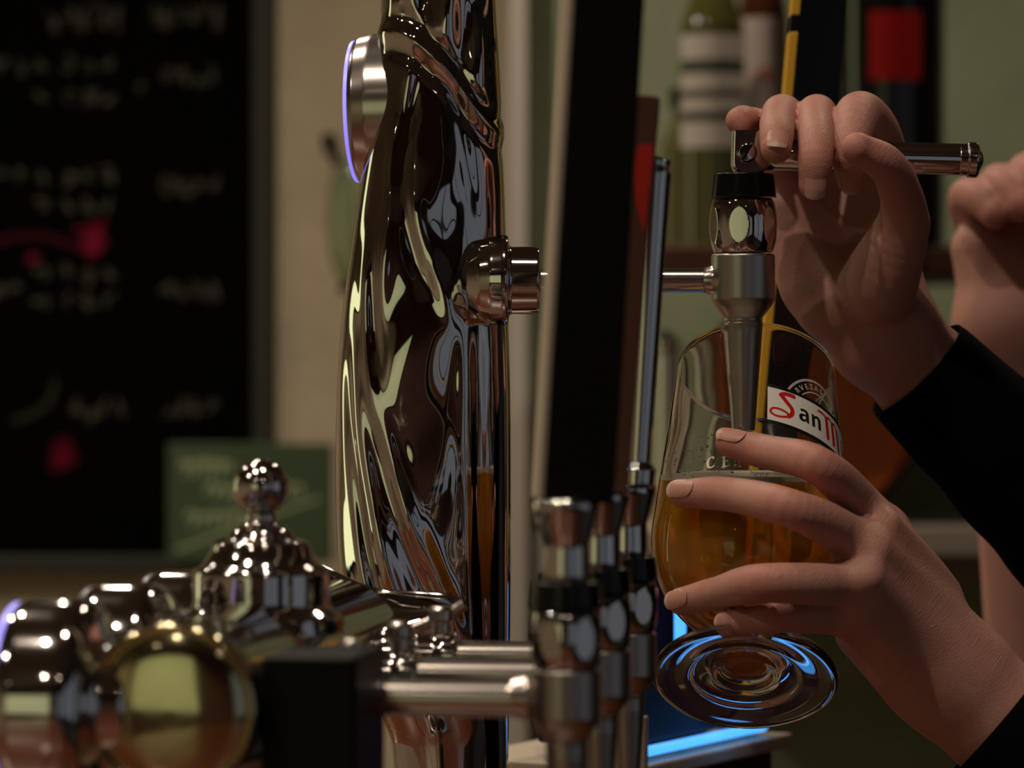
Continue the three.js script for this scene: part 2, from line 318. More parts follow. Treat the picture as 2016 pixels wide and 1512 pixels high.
  part('tap_pipe', lie([[0.0001, toX(1060)], [0.0053, toX(1060)], [0.0053, toX(1385)], [0.0066, toX(1402)], [0.0095, toX(1418)], [0.0001, toX(1440)]]), M.satin, g, 'thin steel pipe to the tap');
  const at = V(toX(1463), sy, 0);
  tapParts(g, at, 1, -0.17);
  // lever: hub block with a screw, flattened bar and end cap
  const hub = V(toX(1472), y2(300), 0);
  const hubShape = new THREE.Shape();
  hubShape.moveTo(-0.0058, 0.0088); hubShape.lineTo(0.006, 0.0088); hubShape.lineTo(0.010, -0.004); hubShape.lineTo(0.006, -0.0085); hubShape.lineTo(-0.0035, -0.0085); hubShape.quadraticCurveTo(-0.0066, -0.008, -0.0062, -0.003); hubShape.closePath();
  part('lever_hub', new THREE.ExtrudeGeometry(hubShape, { depth: 0.011, bevelEnabled: true, bevelSize: 0.0009, bevelThickness: 0.0009, bevelSegments: 3 }).translate(hub.x, hub.y, hub.z - 0.0055), M.chrome, g, 'chrome lever hub');
  part('hub_post', lathe(crisp([[0.0001, 0], [0.0062, 0], [0.0062, 0.005], [0.0001, 0.005]], 0.0004), 32).translate(hub.x + 0.0005, y2(343), 0), M.black, g);
  const sc = part('screw', lathe(crisp([[0.0001, 0.0016], [0.0036, 0.0012], [0.0046, 0], [0.0046, -0.002]], 0.0003), 40).rotateX(Math.PI / 2).translate(hub.x - 0.0008, hub.y - 0.0005, 0.0068), M.chrome, g, 'round slotted screw');
  part('slot', box(0.0011, 0.0082, 0.0012, 0, 0, 0).rotateZ(-0.55).translate(hub.x - 0.0008, hub.y - 0.0005, 0.0080), M.black, sc);
  const lv = new THREE.CapsuleGeometry(0.0070, (1905 - 1490) * px, 8, 40).rotateZ(Math.PI / 2).scale(1, 1.0, 0.9).rotateZ(-0.025).translate(toX(1698), y2(309), 0);
  const lever = part('lever', lv, M.chrome, g, 'chrome lever arm');
  part('end_cap', lathe(crisp([[0.0001, -0.006], [0.0068, -0.006], [0.0070, -0.0022], [0.0078, -0.002], [0.0080, 0.0018], [0.0068, 0.0028], [0.0001, 0.0028]], 0.0006), 40).rotateZ(-Math.PI / 2 - 0.025).translate(toX(1914), y2(315), 0), M.chrome, lever);
  // round lit badge facing the customers
  const bc = V(toX(742), y2(203), -0.045);
  const ax = V(-1, -0.02, -0.13);
  const bd = part('badge', aim(lathe(crisp([[0.0001, -0.012], [0.0342, -0.012], [0.0352, -0.010], [0.0350, 0.002], [0.0338, 0.0085], [0.0318, 0.0108], [0.0001, 0.0108]], 0.001), 96), bc, ax), M.satin, g, 'round brushed steel badge holder');
  part('badge_light', aim(lathe(spline([[0.0322, 0.0095], [0.0322, 0.0112], [0.0312, 0.0120], [0.024, 0.0124], [0.012, 0.0126], [0.0001, 0.0126]], 30), 96), bc, ax), M.blueLens, bd, 'domed badge lens with a blue lit edge');
}

// ---------------------------------------------------------------- chrome T-bar font in front
{
  const slope = 8.53 * Math.PI / 180;
  const O = V(-0.0880, EYE - 0.1025, -1.231);
  const g = thing('bar_font', 'chrome three tap bar font with ball finial, brass end cap and lit badges', 'beer font', V(O.x, TOP, O.z));
  g.rotation.y = -slope + 0;                              // local -z runs away along the bar, +x towards the bartender
  const Y = O.y - TOP;
  part('column', lathe(crisp([[0.0001, 0], [0.062, 0], [0.062, 0.006], [0.05, 0.012], [0.034, 0.02], [0.031, 0.03], [0.031, Y - 0.01], [0.0001, Y - 0.01]], 0.003), 80), M.chrome, g);
  const along = (pts, seg = 96, r = 0.0012) => lathe(crisp(pts, r), seg).rotateX(-Math.PI / 2).translate(0, Y, 0);   // profile [r, distance away]
  part('manifold', along([[0.0001, -0.128], [0.0262, -0.128], [0.0262, 0.135], [0.024, 0.139], [0.0001, 0.141]]), M.chrome, g, 'chrome cross tube');
  part('end_cap', lathe(spline([[0.0272, 0.118], [0.0278, 0.124], [0.0274, 0.1290], [0.0262, 0.1306], [0.0250, 0.1298], [0.0242, 0.1292], [0.0232, 0.1298], [0.018, 0.1312], [0.0095, 0.1322], [0.0001, 0.1325]], 60), 96).rotateX(Math.PI / 2).translate(0, Y, 0), M.brass, g, 'domed pale brass end cap');
  part('dome', lathe(crisp([[0.0001, 0.015], [0.030, 0.015], [0.0285, 0.0215], [0.0248, 0.0240], [0.0242, 0.0262], [0.0242, 0.0362], [0.0232, 0.0380], [0.0208, 0.0392], [0.0188, 0.0420], [0.0176, 0.0446], [0.0170, 0.0466], [0.0158, 0.0474], [0.0122, 0.0480], [0.0112, 0.0500], [0.0100, 0.0514], [0.0066, 0.0530], [0.0054, 0.0545], [0.0056, 0.0570], [0.0001, 0.058]], 0.001), 96).translate(0, Y, 0), M.chrome, g, 'stepped chrome dome');
  part('finial_ball', new THREE.SphereGeometry(0.0099, 64, 40).translate(0, Y + 0.0663, 0), M.chrome, g);
  // lit badge holders on the customers' side
  for (const s of [-0.115, -0.028, 0.056]) {
    const at = V(0.0035, Y, -s), b = part('badge', lathe(crisp([[0.0001, 0.018], [0.0185, 0.018], [0.0195, 0.0275], [0.0300, 0.0300], [0.0338, 0.0345], [0.0343, 0.040], [0.0343, 0.053], [0.0322, 0.0573], [0.0001, 0.0573]], 0.0022), 96).rotateZ(Math.PI / 2).translate(at.x, at.y, at.z), M.chrome, g, 'round chrome badge holder');
    part(s < -0.1 ? 'badge_light' : 'badge_lens', lathe(spline([[0.0325, 0.0560], [0.0325, 0.0576], [0.0315, 0.0584], [0.024, 0.0588], [0.012, 0.0590], [0.0001, 0.0590]], 30), 96).rotateZ(Math.PI / 2).translate(at.x, at.y, at.z), s < -0.1 ? M.blueLens : M.lensOff, b, s < -0.1 ? 'badge lens with a violet blue lit edge' : 'dark badge lens');
  }
  // black bracket beside the end cap, wing plate behind
  part('bracket', box(0.031, 0.075, 0.05, 0.0405, Y - 0.0215, 0.088, 0.002), M.black, g, 'matt black block');
  {
    g.updateMatrixWorld();
    const far = [[632, 1118], [662, 1134], [738, 1165], [820, 1171], [880, 1176], [912, 1187]], near = [[632, 1302], [690, 1292], [770, 1258], [845, 1226], [890, 1207], [914, 1190]];
    const edge = (rows, t) => { const k = t * 5, i = Math.min(4, Math.floor(k)), f = k - i; return [lerp(rows[i][0], rows[i + 1][0], f), lerp(rows[i][1], rows[i + 1][1], f)]; };
    const at = (u, v, off) => { const a = edge(far, u), b = edge(near, u), q = P(lerp(a[0], b[0], v), lerp(a[1], b[1], v), 1.400 - 0.035 * v - 0.010 * Math.sin(v * Math.PI) + off); return g.worldToLocal(q); };
    const face = grid(60, 24, (u, v) => at(u, 1 - v, 0)), rear = grid(60, 24, (u, v) => at(u, v, 0.003));
    const lip = new THREE.TubeGeometry(new THREE.CatmullRomCurve3([0, 0.2, 0.4, 0.6, 0.8, 0.93, 1].map((u) => at(u, 1, 0.0015))), 60, 0.0026, 14);
    const rim = new THREE.TubeGeometry(new THREE.CatmullRomCurve3([0, 0.2, 0.4, 0.6, 0.8, 0.93, 1].map((u) => at(u, 0, 0.0015))), 60, 0.0016, 10);
    part('wing_plate', face, M.mirror, g, 'pointed chrome plate'); part('wing_back', rear, M.mirror, g);
    part('wing_lip', lip, M.satin, g, 'rounded steel lip'); part('wing_rim', rim, M.chrome, g);
  }
  // three taps
  const W = 0.118;
  [-0.075, 0.010, 0.095].forEach((s, i) => {
    const t = new THREE.Group(); t.name = numbered('tap'); t.position.set(W, Y, -s); g.add(t);
    const toward = (pts, seg = 48) => lathe(crisp(pts, 0.0008), seg).rotateZ(-Math.PI / 2).translate(-W, 0, 0);
    part('shank', toward([[0.0001, 0.02], [0.0062, 0.02], [0.0062, 0.1], [0.0075, 0.106], [0.0001, 0.112]]), M.satin, t, 'round steel shank');
    part('nut', toward([[0.0001, 0.024], [0.0105, 0.024], [0.0115, 0.027], [0.0115, 0.036], [0.0085, 0.039], [0.0085, 0.046], [0.0096, 0.049], [0.0096, 0.054], [0.0001, 0.056]]), M.chrome, t);
    part('pin', lathe(crisp([[0.0001, 0], [0.0038, 0], [0.0038, 0.013], [0.0046, 0.0135], [0.0046, 0.0175], [0.0036, 0.019], [0.0001, 0.019]], 0.0005), 32).translate(-W + 0.0475, 0, 0), M.satin, t);
    tapParts(t, V(0, 0.0005, 0), 0.80, -0.35);
    part('ferrule', lathe(crisp([[0.0001, 0.037], [0.0072, 0.037], [0.0078, 0.040], [0.0076, 0.0500], [0.0088, 0.0535], [0.0110, 0.0615], [0.0112, 0.0640], [0.0100, 0.0655], [0.0001, 0.0655]], 0.0008), 64), i === 0 ? M.chrome : M.chrome, t, 'bell shaped chrome ferrule');
    if (i === 0) {
      const sh = new THREE.Group(); sh.name = 'handle'; sh.position.set(0.001, 0.0645, 0); sh.rotation.set(0, 0.32, -0.062); t.add(sh);
      part('handle', new RoundedBoxGeometry(0.0235, 0.26, 0.0135, 3, 0.0012).translate(0.002, 0.13, 0), M.black, sh, 'tall flat black paddle handle');
      part('handle_edge', new RoundedBoxGeometry(0.0022, 0.259, 0.0132, 2, 0.0005).translate(-0.0106, 0.13, 0), M.cream, sh, 'cream edge');
    } else if (i === 1) {
      const sh = new THREE.Group(); sh.name = 'handle'; sh.position.set(0, 0.0645, 0); sh.rotation.set(0, 0.2, -0.058); t.add(sh);
      const hs = new THREE.Shape(); hs.moveTo(-0.009, 0); hs.lineTo(0.009, 0); hs.lineTo(0.0125, 0.137); hs.quadraticCurveTo(0.0125, 0.1385, 0.011, 0.1385); hs.lineTo(-0.011, 0.1385); hs.quadraticCurveTo(-0.0125, 0.1385, -0.0125, 0.137); hs.closePath();
      part('handle', new THREE.ExtrudeGeometry(hs, { depth: 0.008, bevelEnabled: true, bevelSize: 0.0008, bevelThickness: 0.0008, bevelSegments: 3 }).translate(0, 0, -0.004), M.brownHandle, sh, 'brown tapering paddle handle');
      const rs = new THREE.Shape(); rs.moveTo(0.0118, 0.122); rs.lineTo(0.0066, 0.122); rs.quadraticCurveTo(0.0036, 0.108, 0.0105, 0.091); rs.closePath();
      part('red_mark', new THREE.ExtrudeGeometry(rs, { depth: 0.0004, bevelEnabled: false, curveSegments: 20 }).translate(0, 0, 0.0049), M.red, sh, 'curved red printed mark');
    } else {
      part('handle', lathe(crisp([[0.0001, 0.0645], [0.0066, 0.0645], [0.0068, 0.071], [0.0045, 0.0735], [0.0046, 0.080], [0.0062, 0.178], [0.0064, 0.1815], [0.0058, 0.1845], [0.0060, 0.1865], [0.0001, 0.188]], 0.0006), 48).rotateZ(-0.058), M.chrome, t, 'slim chrome rod handle');
    }
  });
}

// ---------------------------------------------------------------- the tilted glass and its beer
const GL = (() => {
  const tilt = 38 * Math.PI / 180, foot = P(1467, 1340, 1.451), rim = P(1488, 735, 1.55);
  const axis = rim.clone().sub(foot), len = axis.length(); axis.normalize();
  return { foot, axis, len, q: new THREE.Quaternion().setFromUnitVectors(V(0, 1, 0), axis) };
})();
const LG = GL.len;                                        // about 0.16
const outer = [[0.0, 0.0046], [0.0085, 0.0042], [0.0125, 0.0030], [0.0150, 0.0036], [0.0215, 0.0030], [0.0235, 0.0012], [0.0300, 0.0008], [0.0362, 0.0], [0.0384, 0.0012], [0.0376, 0.0030], [0.0300, 0.0048], [0.0180, 0.0078], [0.0108, 0.0120], [0.0092, 0.0165], [0.0112, 0.0215], [0.0180, 0.0268], [0.0280, 0.0350], [0.0375, 0.0485], [0.0420, 0.0660], [0.0416, 0.0830], [0.0397, 0.1050], [0.0375, 0.1290], [0.0350, LG - 0.0015], [0.0342, LG]];
const inner = [[0.0334, LG - 0.0009], [0.0355, 0.1290], [0.0378, 0.1050], [0.0397, 0.0830], [0.0400, 0.0662], [0.0356, 0.0505], [0.0268, 0.0385], [0.0170, 0.0315], [0.0080, 0.0285], [0.0, 0.0278]];
const wallRadius = (s) => table([[0.0215, 0.0112], [0.0268, 0.0180], [0.035, 0.028], [0.0485, 0.0375], [0.066, 0.042], [0.083, 0.0416], [0.105, 0.0397], [0.129, 0.0375], [LG - 0.0015, 0.035]], s);
const onGlass = (s, phi, off = 0) => {                     // point on the outer wall; phi = 0 faces the camera, growing to the right
  const r = wallRadius(s) + off; return V(Math.sin(phi) * r, s, Math.cos(phi) * r).applyQuaternion(GL.q).add(GL.foot);
};
const fromGlass = (p) => {                                 // distance of a point from the outer wall, about
  const l = p.clone().sub(GL.foot).applyQuaternion(GL.q.clone().invert()), r = Math.hypot(l.x, l.z), e = 0.001;
  if (l.y < 0.0215) return r - 0.0112;
  const slope = (wallRadius(l.y + e) - wallRadius(l.y - e)) / (2 * e); return (r - wallRadius(l.y)) / Math.hypot(1, slope);
};
function canvas(w, h, draw) {
  const c = document.createElement('canvas'); c.width = w; c.height = h; draw(c.getContext('2d'), w, h);
  const t = new THREE.CanvasTexture(c); t.colorSpace = THREE.SRGBColorSpace; return t;
}
{
  const g = thing('beer_glass', 'tilted stemmed beer glass with a printed ribbon held under the tap', 'beer glass', GL.foot);
  const full = [...spline(outer, 200), ...spline(inner, 90)]; full[0].x = 0.00001; full[full.length - 1].x = 0.00001;
  part('bowl_and_foot', lathe(full, 128).applyQuaternion(GL.q), M.glass, g, 'clear glass bowl, short stem and round foot');
  const patch = (s0, s1, a0, a1, rise, off) => grid(60, 20, (u, v) => onGlass(lerp(s0, s1, v) + rise(u), lerp(a0, a1, u), off).sub(GL.foot));
  const ribbon = canvas(1024, 320, (c, w, h) => {
    c.clearRect(0, 0, w, h);
    const wave = (x) => 20 * Math.sin(x / w * 4.2 + 0.6);
    c.fillStyle = '#0b100e'; c.beginPath(); c.moveTo(0, 14); for (let x = 0; x <= w; x += 16) c.lineTo(x, 34 + wave(x)); for (let x = w; x >= 0; x -= 16) c.lineTo(x, 290 + wave(x)); c.lineTo(0, 262); c.closePath(); c.fill();
    c.fillStyle = '#e6e2dc'; c.beginPath(); c.moveTo(0, 30); for (let x = 0; x <= w; x += 16) c.lineTo(x, 54 + wave(x)); for (let x = w; x >= 0; x -= 16) c.lineTo(x, 266 + wave(x)); c.lineTo(0, 240); c.closePath(); c.fill();
    c.lineCap = 'round'; c.lineJoin = 'round'; c.save(); c.translate(-48, 0);
    c.strokeStyle = '#c3201a'; c.lineWidth = 26;                                  // blackletter capital S
    c.beginPath(); c.moveTo(208, 92); c.quadraticCurveTo(150, 82, 128, 104); c.lineTo(190, 168); c.quadraticCurveTo(212, 204, 172, 230); c.stroke();
    c.lineWidth = 14; c.beginPath(); c.moveTo(180, 228); c.quadraticCurveTo(100, 264, 66, 226); c.quadraticCurveTo(64, 190, 122, 198); c.quadraticCurveTo(166, 206, 186, 228); c.stroke(); c.restore();
    c.fillStyle = '#121513'; c.font = 'bold 146px sans-serif'; c.fillText('an', 186, 226);
    c.save(); c.translate(-158, -4); c.scale(1.34, 1.05); c.strokeStyle = '#c3201a'; c.lineWidth = 15;   // blackletter capital M
    c.beginPath(); c.moveTo(372, 100); c.quadraticCurveTo(400, 92, 420, 108); c.lineTo(424, 232); c.moveTo(420, 112); c.quadraticCurveTo(446, 80, 466, 112); c.lineTo(468, 236); c.moveTo(466, 112); c.quadraticCurveTo(492, 80, 512, 114); c.lineTo(516, 236); c.quadraticCurveTo(520, 254, 534, 260); c.stroke();
    c.lineWidth = 21; c.beginPath(); c.moveTo(424, 120); c.lineTo(426, 222); c.moveTo(470, 120); c.lineTo(472, 226); c.moveTo(513, 120); c.lineTo(516, 228); c.stroke(); c.restore();
    c.fillStyle = '#121513'; c.font = 'bold 146px sans-serif'; c.fillText('iguel', 588, 238);
  });
  part('printed_ribbon', patch(0.1015, 0.1300, 0.08, 2.03, (u) => 0.001 - 0.003 * u, 0.0005), std({ map: ribbon, transparent: true, roughness: 0.35 }), g, 'white printed ribbon with black borders and red and black lettering');
  const crest = canvas(512, 512, (c, w) => {
    c.clearRect(0, 0, w, w); c.strokeStyle = 'rgba(196,192,182,0.85)'; c.fillStyle = c.strokeStyle; c.lineWidth = 14;
    c.beginPath(); c.arc(256, 300, 236, Math.PI, 2 * Math.PI); c.stroke(); c.lineWidth = 8; c.beginPath(); c.arc(256, 300, 166, Math.PI, 2 * Math.PI); c.stroke();
    c.font = 'bold 44px sans-serif'; c.textAlign = 'center';
    const word = 'CERVEZAS  BEER'; [...word].forEach((ch, i) => { c.save(); c.translate(256, 300); c.rotate(-1.25 + i * 2.5 / (word.length - 1)); c.fillText(ch, 0, -184); c.restore(); });
    c.lineWidth = 12; c.beginPath(); c.moveTo(150, 290); c.quadraticCurveTo(210, 190, 300, 210); c.moveTo(190, 300); c.lineTo(330, 190); c.moveTo(240, 300); c.quadraticCurveTo(300, 250, 360, 220); c.moveTo(300, 300); c.lineTo(370, 250); c.stroke();
    c.lineWidth = 16; c.beginPath(); c.moveTo(120, 330); c.lineTo(300, 500); c.moveTo(160, 330); c.lineTo(340, 500); c.moveTo(390, 330); c.lineTo(210, 500); c.stroke();
  });
  part('printed_crest', patch(0.0960, 0.1430, 0.22, 1.30, () => 0, 0.0002), std({ map: crest, transparent: true, roughness: 0.4 }), g, 'pale printed crest around the ribbon');
  const words = canvas(1024, 256, (c, w) => {
    c.clearRect(0, 0, w, 256); c.fillStyle = 'rgba(214,206,190,0.9)'; c.font = 'bold 118px serif'; c.textAlign = 'center';
    [...'CERVEZA'].forEach((ch, i) => { c.save(); c.translate(130 + i * 128, 130 + 26 * Math.sin(i * 0.5)); c.rotate(0.03 * (i - 3)); c.fillText(ch, 0, 0); c.restore(); });
    c.font = '70px serif'; c.fillText('beer', 520, 226);
  });
  part('printed_words', patch(0.0715, 0.0900, -0.66, 0.66, () => 0, 0.0002), std({ map: words, transparent: true, roughness: 0.4 }), g, 'pale serif lettering printed on the bowl');
}
{
  const drop = new THREE.InstancedMesh(new THREE.SphereGeometry(1, 10, 8), M.glass, 70), m4 = new THREE.Matrix4();
  for (let i = 0; i < 70; i++) { const r = 0.0003 + 0.0006 * rnd() * rnd(), p = onGlass(0.076 + 0.026 * rnd(), -1.25 + 1.1 * rnd(), 0.0001); m4.makeScale(r, r, r).setPosition(p); drop.setMatrixAt(i, m4); }
  drop.name = 'droplets'; drop.userData = { kind: 'stuff', label: 'tiny clear droplets on the side of the tilted glass', category: 'droplets' }; shade(drop); scene.add(drop);
}
{
  const level = EYE - 0.0416;
  const solid = inner.map(([r, s]) => [r === 0 ? 0.00001 : r + 0.00025, s - 0.0002]);
  const pts = spline(solid, 80).reverse(); pts.push(new THREE.Vector2(0.00001, pts[pts.length - 1].y));
  const geo = lathe(pts, 96).applyQuaternion(GL.q).translate(GL.foot.x, GL.foot.y, GL.foot.z);
  const cut = (lo, hi) => {
    const a = new Brush(geo.clone()), b = new Brush(box(0.4, hi - lo, 0.4, GL.foot.x, (lo + hi) / 2, GL.foot.z));
    a.updateMatrixWorld(); b.updateMatrixWorld();
    const ev = new Evaluator(); ev.useGroups = false; ev.attributes = ['position', 'normal'];
    return ev.evaluate(a, b, INTERSECTION).geometry;
  };
  const beer = thing('beer', 'golden amber beer in the tilted glass', 'beer');
  part('liquid', cut(level - 0.3, level), M.beer, beer, 'clear amber beer');
  part('foam', cut(level + 0.0001, level + 0.0022), M.foam, beer, 'thin pale foam');
}

// ---------------------------------------------------------------- hands and people
function handField(palm, fingers, kp = 0.010, kj = 0.008) {
  const pf = blend(palm, kp), ff = fingers.map((c) => { const fs = chain(c), b = new THREE.Sphere().setFromPoints(c.map((j) => j.p)), o = b.center, R = b.radius + Math.max(...c.map((j) => j.r)) + 0.004; return (x, y, z, least) => { const lb = Math.hypot(x - o.x, y - o.y, z - o.z) - R; if (lb > least) return lb; let q = fs[0](x, y, z); for (let i = 1; i < fs.length; i++) q = Math.min(q, fs[i](x, y, z)); return q; }; });
  return (x, y, z) => {
    const d = pf(x, y, z); let out = d;
    for (const f of ff) { const q = f(x, y, z, d + kj); if (q < d + kj) out = Math.min(out, smin(d, q, kj)); }
    return out;
  };
}
const J = (px, py, d, r) => ({ p: P(px, py, d), r: r / FPX * d });    // joint at a photo pixel and distance, radius in pixels
function bounds(joints, pad) { const b = new THREE.Box3(); joints.forEach((j) => b.expandByPoint(j.p)); b.expandByScalar(pad); return b; }
function skinColour(geo, red) {                                        // mottled skin; redder spots at joints are the skin's own
  const p = geo.attributes.position, c = new Float32Array(p.count * 3), v = V(0, 0, 0);
  for (let i = 0; i < p.count; i++) {
    v.fromBufferAttribute(p, i);
    const n = noise.noise(v.x * 55, v.y * 55, v.z * 55) * 0.5 + noise.noise(v.x * 210, v.y * 210, v.z * 210) * 0.25;
    let k = 0; for (const q of red) k = Math.max(k, Math.exp(-((v.distanceTo(q.p) / (q.r * 1.5)) ** 2)));
    k = clamp(k * 0.8 + n * 0.35, 0, 1);
    c[i * 3] = 0.52 - 0.02 * k + n * 0.03; c[i * 3 + 1] = 0.260 - 0.085 * k + n * 0.022; c[i * 3 + 2] = 0.205 - 0.07 * k + n * 0.018;
  }
  const uv = new Float32Array(p.count * 2);                              // slanted planes, in metres
  for (let i = 0; i < p.count; i++) { const x = p.getX(i), y = p.getY(i), z = p.getZ(i); uv[i * 2] = (x * 0.8 + z * 0.75 + y * 0.1) * 40; uv[i * 2 + 1] = (y * 0.85 + z * 0.5 - x * 0.25) * 40; }
  geo.setAttribute('uv', new THREE.BufferAttribute(uv, 2));
  geo.setAttribute('color', new THREE.BufferAttribute(c, 3)); return geo;
}
function nail(dip, tip, out, w, len) {                                 // curved plate on the back of a fingertip, pale at its free edge
  const ax = tip.p.clone().sub(dip.p), gap = ax.length(); ax.normalize();
  const n = out.clone().addScaledVector(ax, -out.dot(ax)).normalize(), side = ax.clone().cross(n), N = 16, col = [];
  const g = grid(N, N, (u, v) => {
    const q = Math.abs(u - 0.5) * 2, a = (u - 0.5) * 2 * w, round = (1 - Math.sqrt(Math.max(0, 1 - q * q * 0.96))) * len, along = lerp(-len * 0.66 + round * 0.42, len * 0.46 - round * 0.16, v);
    const r = (along < 0 ? lerp(tip.r, dip.r, Math.min(1, -along / gap)) : Math.sqrt(Math.max(0.2, 1 - (along / tip.r) ** 2 * 0.42)) * tip.r) * lerp(0.985, 1.03, sstep(0, 0.35, v)) + 0.0001;
    const e = sstep(0.80, 0.90, v); col.push(lerp(0.50, 0.56, e), lerp(0.25, 0.38, e), lerp(0.195, 0.28, e));
    return tip.p.clone().addScaledVector(ax, along).addScaledVector(n, r * Math.cos(a)).addScaledVector(side, r * Math.sin(a));
  });
  g.setAttribute('color', new THREE.Float32BufferAttribute(col, 3));
  const back = grid(N, N, (u, v) => { const i = Math.round(v * N) * (N + 1) + Math.round((1 - u) * N), q = g.attributes.position; return V(q.getX(i), q.getY(i), q.getZ(i)).addScaledVector(n, -0.0008); });
  back.setAttribute('color', new THREE.Float32BufferAttribute(col, 3));
  return mergeGeometries([g, back]);
}
const onto = (px, py, r, near = 1.30, grow = 0) => {                   // finger joint resting on the near side of the glass
  let lo = near, hi = 1.55;
  for (let i = 0; i < 400; i++) { const d = lo + (hi - lo) * i / 400; if (fromGlass(P(px, py, d)) < (r + grow) / FPX * d) return J(px, py, d, r); }
  return J(px, py, 1.45, r);
};

function face(g, x, y, z, hair) {                                     // eyes, brows and lips on a head that looks to -x
  const white = std({ color: lin(0.5, 0.48, 0.45), roughness: 0.25 }), iris = std({ color: lin(0.06, 0.04, 0.025), roughness: 0.2 });
  for (const k of [-1, 1]) {
    const e = part('eye', new THREE.SphereGeometry(0.0105, 20, 14).translate(x + 0.0055, y + 0.002, z + k * 0.028), white, g);
    part('iris', new THREE.SphereGeometry(0.0058, 16, 12).translate(x, y + 0.002, z + k * 0.0285), iris, e);
    part('eyebrow', new THREE.CapsuleGeometry(0.003, 0.022, 4, 10).rotateX(Math.PI / 2).translate(x - 0.003, y + 0.022, z + k * 0.03), hair, g);
  }
  part('lips', new THREE.SphereGeometry(1, 20, 14).scale(0.007, 0.007, 0.021).translate(x - 0.0085, y - 0.068, z), std({ color: lin(0.40, 0.13, 0.11), roughness: 0.5 }), g);
}
